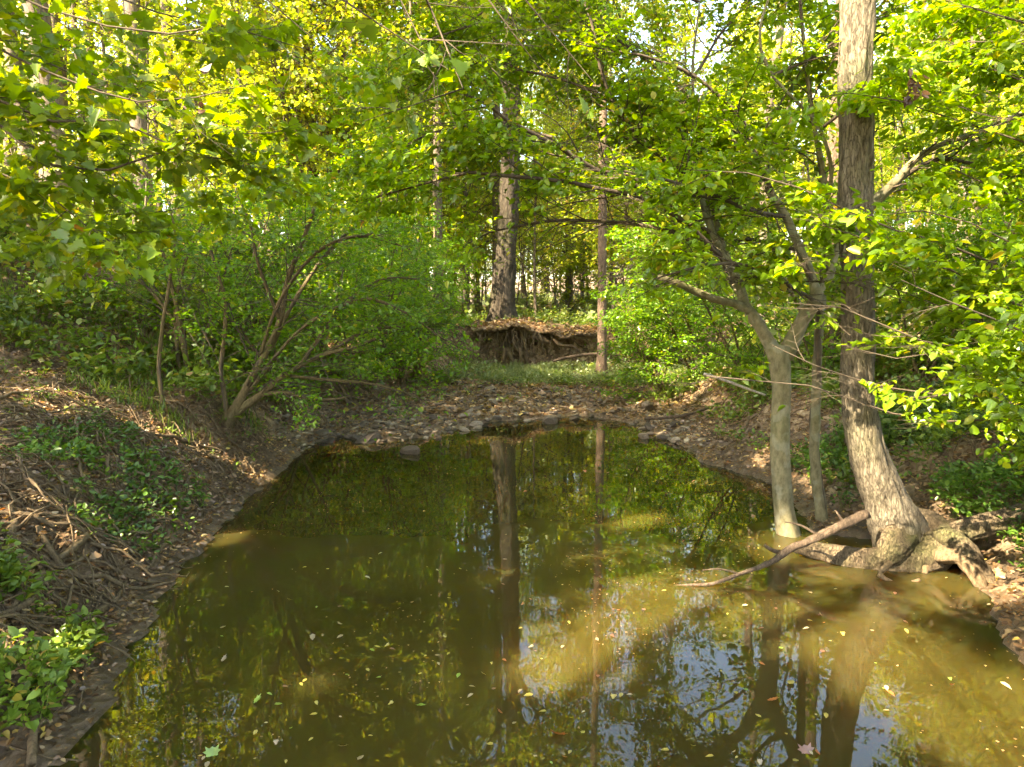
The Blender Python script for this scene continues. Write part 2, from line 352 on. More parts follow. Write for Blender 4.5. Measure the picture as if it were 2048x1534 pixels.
M['water'] = water_mat()
def stone_mat():
    m, t, N, K = newmat('creek stone')
    tc = N('ShaderNodeTexCoord'); oi = N('ShaderNodeObjectInfo'); n = N('ShaderNodeTexNoise'); n.inputs['Scale'].default_value = 9; n.inputs['Detail'].default_value = 8; K(tc.outputs['Object'], n.inputs['Vector'])
    r = ramp(N, [(0, (.04, .028, .018)), (.5, (.095, .068, .044)), (.85, (.16, .12, .08)), (1, (.26, .21, .15))]); K(oi.outputs['Random'], r.inputs[0])
    h = N('ShaderNodeHueSaturation'); K(r.outputs[0], h.inputs['Color']); mr = N('ShaderNodeMapRange'); mr.inputs[1].default_value = .3; mr.inputs[2].default_value = .7; mr.inputs[3].default_value = .55; mr.inputs[4].default_value = 1.3; K(n.outputs[0], mr.inputs[0]); K(mr.outputs[0], h.inputs['Value'])
    bs = N('ShaderNodeBsdfPrincipled'); bs.inputs['Roughness'].default_value = .8; K(h.outputs[0], bs.inputs['Base Color'])
    b = N('ShaderNodeBump'); b.inputs['Strength'].default_value = .4; b.inputs['Distance'].default_value = .02; K(n.outputs[0], b.inputs['Height']); K(b.outputs[0], bs.inputs['Normal'])
    o = N('ShaderNodeOutputMaterial'); K(bs.outputs[0], o.inputs[0]); return m
M['stone'] = stone_mat()
M['gravel'] = leaf_mat('gravel', [(0, (.05, .035, .022)), (.5, (.13, .095, .06)), (.85, (.21, .165, .11)), (1, (.30, .25, .17))], 0., .03, rough=.6)

# ------------------------------------------------------------------ terrain
EDGE = [(-250, 1534), (120, 1534), (215, 1400), (235, 1310), (330, 1190), (395, 1090), (440, 1040), (485, 1000), (575, 930), (600, 895), (690, 868), (760, 885), (860, 872), (930, 852),
        (1000, 842), (1060, 838), (1180, 832), (1290, 850), (1350, 886), (1430, 930), (1540, 962), (1585, 1000), (1640, 1062), (1720, 1075), (1820, 1085), (1900, 1105), (1975, 1190), (2020, 1290), (2080, 1350), (2200, 1420)]
POOL = [atz(x, y)[:2] for x, y in EDGE]
POOL = np.array([(-1.2, -3.0), (-1.9, 0.5)] + [tuple(p) for p in POOL] + [(4.2, 1.5), (5.5, -3.0)])
CREEK = np.array([(-1.2, -3.0), (-1.9, .5)] + [tuple(p) for p in POOL[2:12]] + [(-2.7, 13.0), (-2.2, 14.8), (-1.6, 16.2), (-1.0, 17.6), (.2, 18.0), (2.0, 18.2), (4.0, 18.4), (8, 19.2), (12, 21), (12, 19), (7.5, 17.2), (4.3, 16), (3.3, 14.5), (2.8, 12.8)] + [tuple(p) for p in POOL[21:]])
def sdist(poly, x, y):                                   # signed distance, negative inside
    d = np.full(x.shape, 1e9); inside = np.zeros(x.shape, bool); n = len(poly)
    for i in range(n):
        ax, ay = poly[i]; bx, by = poly[(i + 1) % n]; ex, ey = bx - ax, by - ay
        t = np.clip(((x - ax) * ex + (y - ay) * ey) / (ex * ex + ey * ey + 1e-12), 0, 1)
        d = np.minimum(d, (x - ax - t * ex) ** 2 + (y - ay - t * ey) ** 2)
        c = ((ay > y) != (by > y)); xx = ax + (y - ay) * ex / (ey if abs(ey) > 1e-9 else 1e-9)
        inside ^= c & (x < xx)
    d = np.sqrt(d); return np.where(inside, -d, d)
def sm(a, b, x):
    t = np.clip((x - a) / (b - a), 0, 1); return t * t * (3 - 2 * t)
def height(x, y):
    x = np.asarray(x, float); y = np.asarray(y, float)
    z0 = np.zeros_like(x); p = np.stack([x, y, z0], -1)
    pool = sdist(POOL, x, y) + .05 * fbm(p * 1.7, 2, 3) + .035 * fbm(p * 6, 2, 4) + .03; crk = sdist(CREEK, x, y) + .12 * fbm(p * 1.3, 3, 9)
    hill = .62 * np.maximum(0, -x - 3.8 - .10 * np.maximum(0, y - 6)); hill = 6.5 * (1 - np.exp(-hill / 6.5))
    base = .72 + .30 * sm(-1.2, -2.2, x) * sm(3.2, 5, y) * sm(16, 12, y) + .5 * sm(10, 17, y) + hill * sm(5, 11, y) + .16 * np.maximum(0, x - 4.5) * sm(3, 8, y) + .03 * np.maximum(0, y - 20)
    base = base + .22 * fbm(p * .35, 3, 20) + .07 * fbm(p * 1.5, 3, 30) - .35 * sm(4, 0, y) * sm(-1, 1, x)
    base = base - .42 * np.exp(-((x - 3.9) ** 2 / 1.3 + (y - 5.0) ** 2 / .7))
    base = np.minimum(base, 9 + .3 * fbm(p * .1, 2, 44))
    floor = .02 + .05 * np.maximum(0, pool) + .035 * fbm(p * 3, 3, 50)
    floor = np.minimum(floor, .34) + .13 * sm(0.02, .35, pool) * sm(12, 9, y) + .06 * sm(11, 13, y) * np.abs(fbm(p * 1.1, 3, 52))
    wleft = 1.15; wfar = .42; wright = 1.5 - 1.0 * sm(6.3, 5.6, y)
    wd = np.where(y > 16, wfar, np.where(x > .5, wright, wleft))
    wd = wd + (1.6 - wd) * sm(14.5, 12, y) * sm(10, 12, y) * (x < 0)
    s = sm(0, 1, (crk - .05) / wd)
    z = floor * (1 - s) + base * s
    z = np.where(pool < 0, np.maximum(-.6, pool * .30 - .012), np.maximum(z, .012 + .05 * np.minimum(pool, .3)))
    z = z + .022 * fbm(p * 6, 3, 61) * sm(0, .3, pool) + .10 * (.45 - np.abs(fbm(p * 2.6 + .5, 4, 71))) * sm(.08, .5, pool) * sm(24, 18, y)
    return z
def axis(lo, hi, fine_lo, fine_hi, d):
    a = list(np.arange(fine_lo, fine_hi, d)); s = d
    while a[-1] < hi: s *= 1.09; a.append(a[-1] + s)
    b = []; s = d; v = fine_lo
    while v > lo: s *= 1.09; v -= s; b.append(v)
    return np.array(b[::-1] + a)
gx = axis(-150, 150, -6.5, 7.5, .045); gy = axis(-60, 240, 1.8, 19.5, .05)
X, Y = np.meshgrid(gx, gy); Z = height(X, Y)
nx, ny = len(gx), len(gy); ii = (np.arange(ny - 1)[:, None] * nx + np.arange(nx - 1)[None]).reshape(-1)
q = np.stack([ii, ii + 1, ii + nx + 1, ii + nx], -1)
ground = link('ground', mesh_np('ground', np.stack([X, Y, Z], -1), q, np.full(len(q), 4), M['ground'], True)); tag(ground, 'brown forest floor with muddy banks around the pool', None, None, 'structure')
def gz(x, y): return float(height(np.array([x]), np.array([y]))[0])
# overhanging soil ledge of the cut bank below the oak
lx = np.linspace(-1.0, 2.2, 110); lt = np.linspace(0, 1, 14)
LX, LT = np.meshgrid(lx, lt); fy = 17.62 + .13 * LX + .30 * fbm(np.stack([LX * 1.3, LX * 0, LX * 0], -1), 4, 400) + .12 * (LX - .2) ** 2 * .35 + 1.0 * LT
zt = height(LX, 0 * LX + 19.4 + .1 * LX) + .04 + .05 * fbm(np.stack([LX * 3, fy * 3, 0 * LX], -1), 3, 401) - .10 * (1 - LT) ** 3
th = (.05 + .30 * LT) * sm(-.02, .2, np.minimum(LX + 1.0, 2.2 - LX)) + .01
th = th * (1 + .5 * fbm(np.stack([LX * 2.5, fy * 2.5, 0 * LX], -1), 2, 402)); zb = zt - th
top = np.stack([LX, fy, zt], -1); bot = np.stack([LX, fy + .03, zb], -1); VV = np.concatenate([top.reshape(-1, 3), bot.reshape(-1, 3)]); nl_ = 110 * 14
i_ = (np.arange(13)[:, None] * 110 + np.arange(109)[None]).reshape(-1); qt = np.stack([i_, i_ + 1, i_ + 111, i_ + 110], -1); qb = np.stack([i_, i_ + 110, i_ + 111, i_ + 1], -1) + nl_
e_ = np.arange(109); qf = np.stack([e_, e_ + nl_, e_ + 1 + nl_, e_ + 1], -1); qq = np.concatenate([qt, qb, qf])
tag(link('bank_terrain', mesh_np('bank_terrain', VV, qq, np.full(len(qq), 4), M['ground'], True)), 'undercut soil ledge of the far bank', None, None, 'structure')
# water
wx = np.linspace(-6, 9, 60); wy = np.linspace(-6, 14.5, 80); WX, WY = np.meshgrid(wx, wy)
ii = (np.arange(79)[:, None] * 60 + np.arange(59)[None]).reshape(-1); q = np.stack([ii, ii + 1, ii + 61, ii + 60], -1)
water = link('water', mesh_np('water', np.stack([WX, WY, WX * 0], -1), q, np.full(len(q), 4), M['water'], True)); tag(water, 'still murky olive brown pool reflecting the trees', None, None, 'structure')

# ------------------------------------------------------------------ canopy openings and sight lines
for px, py, Yd, r in [(1715, -60, 5.5, .5), (1712, 30, 5.5, .5), (1712, 100, 5.5, .42), (1735, 930, 5.45, .22), (1760, 990, 5.4, .3), (1785, 1040, 5.35, .3),
                      (1500, 360, 4.4, .3), (1600, 410, 4.4, .3), (1700, 470, 4.3, .22), (1820, 300, 6.4, .3), (1750, 720, 4.4, .3), (1900, 740, 4.3, .3), (1650, 690, 4.6, .2), (1650, 260, 12, .35),
                      (900, 210, 3.2, .1), (1200, 180, 3.0, .14), (1110, 270, 6, .12), (1100, 200, 5.8, .4), (1250, 340, 5.8, .45), (1350, 120, 6.2, .4), (960, 110, 5.8, .35), (1450, 220, 6.2, .35), (1180, 50, 6, .35), (1330, 480, 5.6, .3), (850, 300, 5.8, .3), (150, 120, 3.5, .25), (300, 210, 3.6, .25), (60, 370, 3.5, .2), (440, 140, 3.6, .25), (560, 260, 4.5, .3), (1900, 120, 4.8, .3), (1980, 330, 4.5, .3), (1950, 560, 4.0, .25), (700, 640, 12, .4), (560, 480, 8.5, .35)]:
    GAPS.append((at(px, py, Yd), r))
for px, py, r in [(1130, 1330, .15), (1190, 1350, .11), (1450, 1160, .15), (1560, 1090, .12), (1640, 1265, .12), (1700, 1290, .11), (1800, 1340, .15), (1870, 1375, .15), (1950, 1410, .17), (2030, 1420, .18),
                  (1700, 1110, .13), (1800, 1110, .16), (1860, 1070, .14), (1640, 1090, .09), (1290, 1170, .07), (2000, 1480, .12)]:
    GAPS.append((atz(px, py, .15 if py < 1130 and px > 1620 else 0.), r + (.30 if px > 1500 else .16)))
for px, py, Yd, r in [(120, 820, 7.2, .3), (60, 960, 5.6, .28), (300, 980, 5.6, .25), (130, 1080, 4.6, .25), (40, 1300, 3.4, .2), (420, 900, 7.6, .3), (1000, 620, 20, 1.2), (1120, 600, 22, 1.2), (900, 590, 23, 1.2), (200, 1040, 5.0, .15), (60, 1130, 4.4, .15), (240, 900, 7.0, .2), (150, 1300, 3.6, .15), (400, 500, 15, .5), (150, 560, 13, .35), (600, 720, 12, .3), (1200, 600, 20, .6), (700, 560, 13, .3)]:
    GAPS.append((at(px, py, Yd), r))
WINDOWS += [(960, 390, 1290, 830, 16.5, .93), (850, 520, 960, 760, 10, .6), (640, 760, 1400, 1000, 12, .9), (860, 400, 960, 560, 14, .5),
            (1676, -60, 1752, 165, 5.6, .97), (1672, 235, 1748, 420, 5.6, .9), (1678, 560, 1752, 680, 5.4, .9), (1690, 850, 1880, 1150, 5.3, .97), (1535, 830, 1600, 1100, 5.8, .97),
            (560, 900, 1540, 1600, 12, 1.0), (1540, 900, 1700, 1120, 6, .9), (0, 830, 420, 1600, 8, .8), (400, 860, 620, 1000, 8, .8), (1600, 1100, 2048, 1600, 5, 1.0), (330, 1000, 560, 1600, 8, 1.0),
            (990, 300, 1050, 400, 16, .5), (105, 30, 160, 340, 16, .6), (190, 60, 222, 330, 16, .5), (275, 120, 322, 345, 16, .6), (858, 200, 896, 570, 19, .75), (1190, 380, 1216, 520, 15, .7), (675, 60, 700, 200, 15, .6), (1905, 360, 1965, 520, 13, .6), (0, 620, 330, 830, 5, .9)]
def open_along(l, hw, dm, pr):                      # keep the limb at these pixels partly free of leaves in front
    for (xa, ya), (xb, yb) in zip(l, l[1:]):
        for t in np.linspace(0, 1, 5)[:-1]:
            x, y = xa + (xb - xa) * t, ya + (yb - ya) * t; WINDOWS.append((x - hw, y - hw, x + hw, y + hw, dm, pr))
open_along([(1560, 720), (1512, 640), (1475, 560), (1440, 500), (1415, 440), (1395, 370)], 17, 6.3, .75)
open_along([(1568, 715), (1612, 630), (1632, 598), (1626, 560), (1600, 500), (1570, 430), (1520, 350)], 20, 6.3, .8)
open_along([(1470, 608), (1430, 598), (1385, 580), (1310, 552)], 18, 6.2, .9)
open_along([(1740, 410), (1790, 365), (1830, 320), (1880, 290), (1960, 262), (2060, 215)], 17, 6.6, .8)
open_along([(1505, 625), (1462, 560), (1432, 480), (1412, 400)], 11, 6.5, .7)
open_along([(1450, 520), (1380, 450), (1300, 405)], 10, 6.3, .6)
open_along([(0, 250), (60, 312), (130, 340), (220, 346), (330, 312), (440, 278)], 7, 3.6, .7)
open_along([(825, -10), (870, 50), (900, 95), (922, 150), (922, 195), (895, 214)], 9, 3.2, .8)
open_along([(0, 192), (60, 222), (130, 238), (200, 228), (260, 245)], 7, 3.6, .7)

# ------------------------------------------------------------------ tree builders
def ptree(name, label, cat, trunk, limbs, bark, leafmat, base, twigs, group=None):
    """trunk and limbs: lists of (points, radii, hitube options); twigs: callback that fills wood and crown"""
    root = empty(name, base); tag(root, label, cat, group); b = np.asarray(base)
    g = Geo()
    for pts, rad, kw in trunk: g.hitube(pts, rad, **kw)
    link('trunk', g.mesh('trunk', bark, True, b), root)
    if limbs:
        for pts, rad, kw in limbs:
            h = Geo(); h.hitube(pts, rad, **kw); link('limb', h.mesh('limb', bark, True, b), root)
    if twigs:
        wd, cr = Geo(), Geo(); twigs(wd, cr)
        if wd.n: link('branches', wd.mesh('branches', M['twig'], True, b), root)
        if cr.n: link('crown', cr.mesh('crown', leafmat, False, b), root)
    return root
def paths(pts_list, rads, seg=.2, n=14):
    out, rr = [], []
    for pts, rad in zip(pts_list, rads):
        P, R = smooth_path(np.array(pts), np.asarray(rad, float), .05); P = P + np.stack([vnoise(P * 3.1, 500), vnoise(P * 3.1, 501), vnoise(P * 3.1, 502)], -1) * .03 * min(1, len(P) / 40)
        idx = np.linspace(0, len(P) - 1, n).astype(int); out.append(P[idx]); rr.append(R[idx])
    return np.array(out), np.array(rr)
def spray(wd, cr, P, R, n1=16, L1=.8, n2=7, L2=.28, nl=7, size=.075, tmpl='ovate', spread=.03, t0=.15, flat=.85, trop=-.02, droop=.25, tilt=.35, k=5):
    wd.tubes(P, R, k)
    P1, R1 = grow(P, R, n1, t0, 1., L1, 52, flat, trop, .10, 6, .45, .55)
    P2, R2 = grow(P1, R1, n2, .15, 1., L2, 48, flat, trop, .10, 4, .5, .4, .0015)
    wd.tubes(P1, R1, 4); wd.tubes(P2, R2, 3)
    leaves(cr, P[:, 4:], 26, size, spread * 1.5, tmpl, droop, tilt, .1); leaves(cr, P1, max(3, nl // 2), size, spread, tmpl, droop, tilt, .3); leaves(cr, P2, nl, size, spread, tmpl, droop, tilt, .1)

# --- big canopy tree variants (copied for the far woods)
def canopy_variant(Ht, r, first, nlimb, Llimb, nl, size, bark, leafmat, cull=False, loc=(0, 0, 0), lean=(0, 0), dens=1., tmpl='far', wood=True, kside=14, seed=0, flat=.25):
    loc = np.array(loc, float); n = 9
    zz = np.linspace(0, Ht, n); xs = lean[0] * zz + .15 * np.cumsum(rng.normal(0, .5, n)) * (zz > 3); ys = lean[1] * zz + .15 * np.cumsum(rng.normal(0, .5, n)) * (zz > 3)
    tp = np.stack([xs, ys, zz - .25], -1) + loc; tr = r * np.array([1.35, .98, .92, .85, .75, .6, .42, .25, .1])
    g = Geo(); g.hitube(tp, tr, kside, .35, .10, .08, seed, freq=7)
    TP, TR = paths([tp], [tr], n=30)
    P1, R1 = grow(TP, TR, nlimb, first, .97, Llimb, 62, 0, .06, .12, 7, .45, .55)
    P2, R2 = grow(P1, R1, 7, .2, 1., Llimb * .42, 50, flat, .0, .15, 5, .5, .4)
    P3, R3 = grow(P2, R2, 5, .2, 1., Llimb * .2, 50, .4, -.02, .15, 4, .5, .3)
    if cull:
        mm = keep_mask(P2[:, 2]) & keep_mask(P2[:, 4]); P2, R2 = P2[mm], R2[mm]; mm = keep_mask(P3[:, 1]); P3, R3 = P3[mm], R3[mm]
    wd, cr = Geo(), Geo(); wd.tubes(P1, R1, 6); wd.tubes(P2, R2, 4); wd.tubes(P3, np.maximum(R3, .006), 3)
    leaves(cr, P3, int(nl * dens), size, .16, tmpl, .25, .55, .0, cull); leaves(cr, P2, int(nl * dens * .6), size, .2, tmpl, .25, .55, .3, cull)
    return g.mesh('trunk', bark, True, loc), wd.mesh('branches', bark, True, loc), cr.mesh('crown', leafmat, False, loc)
def assemble(name, loc, parts, label, cat='tree', group=None, rz=0, sc=1.):
    root = empty(name, loc, rz); tag(root, label, cat, group); root.scale = (sc, sc, sc)
    for nm, me in zip(('trunk', 'branches', 'crown'), parts):
        if me is not None: link(nm, me, root)
    return root
def sapling_variant(Ht, r, nlimb, Llimb, nl, size, leafmat, bark, first=.15, flat=.6, bush=0, tmpl='far', spread=.07):
    g = Geo(); stems = []
    ns = max(1, bush)
    for s in range(ns):
        n = 6; a = rng.uniform(0, 6.28); ln = (.45 if bush else .1); zz = np.linspace(-.1, Ht * rng.uniform(.75, 1), n)
        dx = np.cos(a) * ln * zz + np.cumsum(rng.normal(0, .05, n)); dy = np.sin(a) * ln * zz + np.cumsum(rng.normal(0, .05, n))
        stems.append(np.stack([dx, dy, zz], -1))
    TP = np.array(stems); TR = np.tile(np.linspace(r, r * .25, 6), (ns, 1)); g.tubes(TP, TR, 7)
    P1, R1 = grow(TP, TR, nlimb, first, 1., Llimb, 60, flat, .03, .12, 6, .5, .5)
    P2, R2 = grow(P1, R1, 6, .2, 1., Llimb * .38, 50, .8, -.02, .12, 4, .5, .4, .002)
    wd, cr = Geo(), Geo(); wd.tubes(P1, R1, 4); wd.tubes(P2, R2, 3)
    leaves(cr, P2, nl, size, spread, tmpl, .22, .45, 0., False); leaves(cr, P1, nl // 2, size, spread, tmpl, .22, .45, .4, False)
    return g.mesh('trunk', bark, True), wd.mesh('branches', M['twig'], True), cr.mesh('crown', leafmat)

#MARK_BACKGROUND
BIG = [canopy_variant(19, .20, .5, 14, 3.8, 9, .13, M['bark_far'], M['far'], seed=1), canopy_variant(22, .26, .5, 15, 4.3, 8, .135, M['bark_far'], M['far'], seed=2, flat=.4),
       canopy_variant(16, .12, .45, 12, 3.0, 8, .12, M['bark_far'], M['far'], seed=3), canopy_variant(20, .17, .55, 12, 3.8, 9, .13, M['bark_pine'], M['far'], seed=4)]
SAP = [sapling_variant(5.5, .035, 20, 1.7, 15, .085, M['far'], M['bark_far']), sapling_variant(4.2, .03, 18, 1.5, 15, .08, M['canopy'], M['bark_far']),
       sapling_variant(7, .05, 24, 2.1, 15, .09, M['far'], M['bark_far'], .2), sapling_variant(2.4, .02, 9, 1.0, 13, .07, M['canopy'], M['bark_far'], .1, .5, 5)]
# named background trunks: (px at eye level, depth, variant, scale, label)
NAMED = [(128, 17, 1, 1.05, 'broad brown trunk standing behind the leafy left slope near the left edge'), (150, 21, 0, .95, 'trunk right beside the broad trunk near the left edge'),
         (205, 22, 2, 1.1, 'thin dark trunk on the left slope between two broader trunks'), (298, 17.5, 0, 1.05, 'pinkish brown trunk on the left slope, sunlit on its left side'),
         (40, 24, 2, 1, 'slim trunk at the far left edge of the woods'), (690, 26, 0, .9, 'grey trunk far behind the shrubs, left of the clearing'), (785, 29, 0, 1.0, 'pale trunk in the far woods half hidden by shrubs'),
         (905, 31, 3, .9, 'slim trunk in the far woods close to the left of the big oak'), (1140, 27, 2, .9, 'grey trunk in the far woods between oak and reddish trunk'),
         (1222, 32, 2, .8, 'thin trunk just behind the reddish trunk'), (1655, 13.5, 3, .95, 'sunlit reddish trunk just left behind the tall grey trunk'),
         (455, 25, 1, 1, 'brown trunk far behind the bank shrubs in the upper left'), (545, 29, 0, 1.1, 'pale grey trunk far behind the gnarled shrub'), (640, 23, 3, 1.05, 'trunk left of the slim grey trunks in the upper left centre'), (365, 20, 2, 1.2, 'slim trunk right of the pinkish trunk on the left slope'), (75, 19, 0, .9, 'trunk left of the broad trunk near the left edge'),
         (1922, 15, 0, 1, 'left one of two close trunks at the right edge'), (1950, 15.6, 2, 1.2, 'right one of two close trunks at the right edge'), (1522, 17, 2, .95, 'dark slim trunk seen between the limbs of the forked tree')]
for px, d, v, s, lb in NAMED:
    p = at(px, 600, d); assemble('background_tree', (p[0], d, gz(p[0], d)), BIG[v], lb, 'tree', None, rng.uniform(0, 6), s)
for px in (95, 180, 245, 330, 410, 500, 590, 670, 735, 830, 1165, 1310, 1370, 1460, 1560, 1780, 1850, 1990):
    d = rng.uniform(19, 30); p = at(px, 600, d); sd = 'left' if px < 700 else ('right' if px > 1280 else 'middle')
    assemble('slender_tree', (p[0], d, gz(p[0], d)), BIG[2], f'slender straight young trunk in the {sd} of the woods behind the pool', 'tree', f'slender young trunks in the {sd} of the woods', rng.uniform(0, 6), rng.uniform(.5, .75))
for px, d, lb in [(922, 34, 'left one of the two thin pale trunks shining in the far clearing'), (945, 34, 'right one of the two thin pale trunks shining in the far clearing')]:
    p = at(px, 600, d); parts = canopy_variant(17, .12, .5, 9, 3, 14, .13, M['bark_pale'], M['far'], seed=8); assemble('pale_trunk_tree', (p[0], d, gz(p[0], d)), parts, lb)
def in_cone(x, y, h, rad):
    for o, d, r0, sl_, pr in CONES:
        if pr < .85: continue
        t = ((x - o[0]) * d[0] + (y - o[1]) * d[1]) / (d[0] ** 2 + d[1] ** 2)
        if t > 0 and np.hypot(o[0] + d[0] * t - x, o[1] + d[1] * t - y) < rad and o[2] + d[2] * t < h: return True
    return False
def scatter(n, fx, ylo, yhi, ok, mind):
    pts = []; tries = 0
    while len(pts) < n and tries < n * 60:
        tries += 1; y = ylo + (yhi - ylo) * rng.random() ** .8; x = fx(y)
        if ok(x, y) and all((x - a) ** 2 + (y - b) ** 2 > mind ** 2 for a, b in pts): pts.append((x, y))
    return pts
clear_main = lambda x, y: not (abs(x - .3 - .02 * y) < 2.2 + .05 * y and y < 27)
side_of = lambda x, y: 'left' if x < -.12 * y else ('right' if x > .2 * y else 'middle')
for x, y in scatter(36, lambda y: rng.uniform(-1, 1) * (y * .95 + 4), 27, 85, lambda x, y: clear_main(x, y) and not in_cone(x, y, 24, 1.0), 3.0):
    sd = side_of(x, y); v = rng.integers(0, 4)
    assemble('background_tree', (x, y, gz(x, y)), BIG[v], f'tall woodland tree in the {sd} of the far woods beyond the bank', 'tree', f'woodland trees in the {sd} of the far woods', rng.uniform(0, 6), rng.uniform(.8, 1.15))
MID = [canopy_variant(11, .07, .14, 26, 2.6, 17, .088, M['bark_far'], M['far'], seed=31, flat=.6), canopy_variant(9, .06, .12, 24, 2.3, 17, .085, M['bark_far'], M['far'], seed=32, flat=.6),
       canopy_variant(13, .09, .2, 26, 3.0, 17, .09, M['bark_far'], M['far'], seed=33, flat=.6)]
okM = lambda x, y: not in_cone(x, y, 13, 1.8) and not (x < -2.5 and y < 17) and not (abs(x - .2 - .03 * y) < 3.4 + .04 * y and y < 27) and not (y < 19 and sdist(CREEK, np.array([x]), np.array([y]))[0] < 2.2)
for x, y in scatter(105, lambda y: rng.uniform(-.95, .95) * (y * .85 + 2), 13, 70, okM, 2.0):
    sd = side_of(x, y); assemble('understory_tree', (x, y, gz(x, y)), MID[rng.integers(0, 3)], f"{'slender bright leaved understory tree' if y > 24 else 'half-grown leafy tree'} in the {sd} of the woods", 'tree',
             f"{'far' if y > 24 else 'near'} understory trees in the {sd} of the woods", rng.uniform(0, 6), rng.uniform(.8, 1.15))
for px, d, v, sc_, lb in [(600, 21, 2, 1.25, 'tall leafy tree closing the upper left woods'), (700, 22, 0, 1.3, 'tall leafy tree left of the slim grey trunk'), (480, 23, 1, 1.4, 'tall leafy tree high on the left slope'), (780, 26, 2, 1.2, 'leafy tree far back between the slim grey trunks'), (935, 24, 0, 1., 'slender leafy tree just left behind the big oak'), (1045, 38, 2, 1., 'leafy tree filling the gap far behind the big oak'), (850, 23, 1, 1.05, 'leafy young tree left of the slim grey trunk'), (1120, 42, 0, 1., 'leafy young tree between the oak and the reddish trunk'), (1260, 22, 1, 1.1, 'leafy young tree right behind the reddish trunk')]:
    p = at(px, 600, d); assemble('understory_tree', (p[0], d, gz(p[0], d)), MID[v], lb, 'tree', None, rng.uniform(0, 6), sc_)
for px, d, v in [(970, 25, 0), (1075, 23, 2), (1160, 27, 0), (1235, 24, 2), (900, 27, 2), (1110, 31, 2), (1040, 34, 0), (960, 32, 2), (1300, 26, 0), (1180, 33, 2), (840, 28, 0)]:
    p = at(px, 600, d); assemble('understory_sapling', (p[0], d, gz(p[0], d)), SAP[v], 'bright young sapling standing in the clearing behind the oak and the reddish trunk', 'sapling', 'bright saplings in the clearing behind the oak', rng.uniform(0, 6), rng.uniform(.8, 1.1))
def okS(x, y):
    if y < 22 and abs(x - .2 - .03 * y) < 2.3 + .04 * y: return False
    if x < -2.5 and y < 14 and rng.random() < .85: return False
    if y < 19 and sdist(CREEK, np.array([x]), np.array([y]))[0] < 1.6: return False
    return True
for x, y in scatter(150, lambda y: rng.uniform(-.95, .95) * (y * .85 + 2), 9.5, 46, okS, 1.1):
    sd = side_of(x, y); v = rng.integers(0, 4) if y > 14 else (1 if rng.random() < .4 else 3)
    far = y > 20
    assemble('understory_sapling', (x, y, gz(x, y)), SAP[v], f"leafy understory sapling in the {sd} {'of the woods behind the bank' if far else 'part of the near slope'}", 'sapling',
             f"understory saplings {'far' if far else 'near'} {sd}", rng.uniform(0, 6), rng.uniform(.75, 1.2))
#MARK_SHADE
rng = np.random.default_rng(5)
# trees added out of frame to shade the pool, crowns opened along sunbeams
for i, (x, y, s) in enumerate([(-8.5, -3.5, 0), (-11.5, 3.5, 0), (-5.0, -8.5, 0), (-14.5, -3, 0), (-9.5, 9.5, 1), (6.5, -3.5, 0), (8.8, 7.5, 1), (-7, .5, 0), (-12, -8, 0), (-3.5, -5, 0)]):
    z = gz(x, y)
    parts = canopy_variant(15.5, .2, .36 if s == 0 else .42, 15, 4.6, 92 if s == 0 else 18, .14, M['bark_far'], M['canopy'], cull=True, loc=(x, y, z), seed=20 + i, flat=.4)
    lb = ['behind the camera on the left bank', 'on the left bank beside the pool', 'far behind the camera', 'on the slope far left', 'on the left slope behind the shrubs', 'behind the camera on the right', 'on the right bank beyond the grey trunk', 'close to the left edge of the pool', 'farthest back on the left', 'behind the camera close to the water'][i]
    assemble('added_shade_tree', (x, y, z), parts, 'tall leafy tree added for shade ' + lb)
rng = np.random.default_rng(7)
# ------------------------------------------------------------------ the oak on the cut bank
def pp(l, Y):                                           # pixel list -> world points; entries (px, py[, dY])
    return np.array([at(e[0], e[1], Y + (e[2] if len(e) > 2 else 0)) for e in l])
OY = 18.9; ob = at(1008, 655, OY)
tr = pp([(1010, 690), (1006, 655), (1004, 610), (1007, 560), (1015, 480), (1018, 400), (1022, 300), (1022, 150), (1026, -60), (1024, -300), (1030, -600)], OY)
def oak_twigs(wd, cr):
    T, R = paths([tr], [np.array([.5, .42, .33, .29, .27, .25, .24, .22, .19, .14, .06])], n=30)
    P1, R1 = grow(T, R, 16, .45, 1, 4.2, 62, 0, .06, .12, 7, .4, .4); P2, R2 = grow(P1, R1, 8, .2, 1, 1.8, 50, .3, 0, .15, 5, .5, .3); P3, R3 = grow(P2, R2, 5, .2, 1, .8, 50, .4, 0, .15, 4)
    wd.tubes(P1, R1, 6); wd.tubes(P2, R2, 4); wd.tubes(P3, R3, 3); leaves(cr, P3, 20, .13, .16, 'far', .25, .5); leaves(cr, P2, 12, .13, .2, 'far', .25, .5)
oak = ptree('oak_tree', 'thick dark oak standing on the eroded bank with roots hanging into the cut', 'tree',
            [(tr, [.72, .50, .33, .28, .26, .24, .23, .22, .19, .14, .06], dict(k=40, seg=.12, amp=.16, lump=.12, seed=3, freq=12))], None, M['bark_oak'], M['far'], ob, oak_twigs)
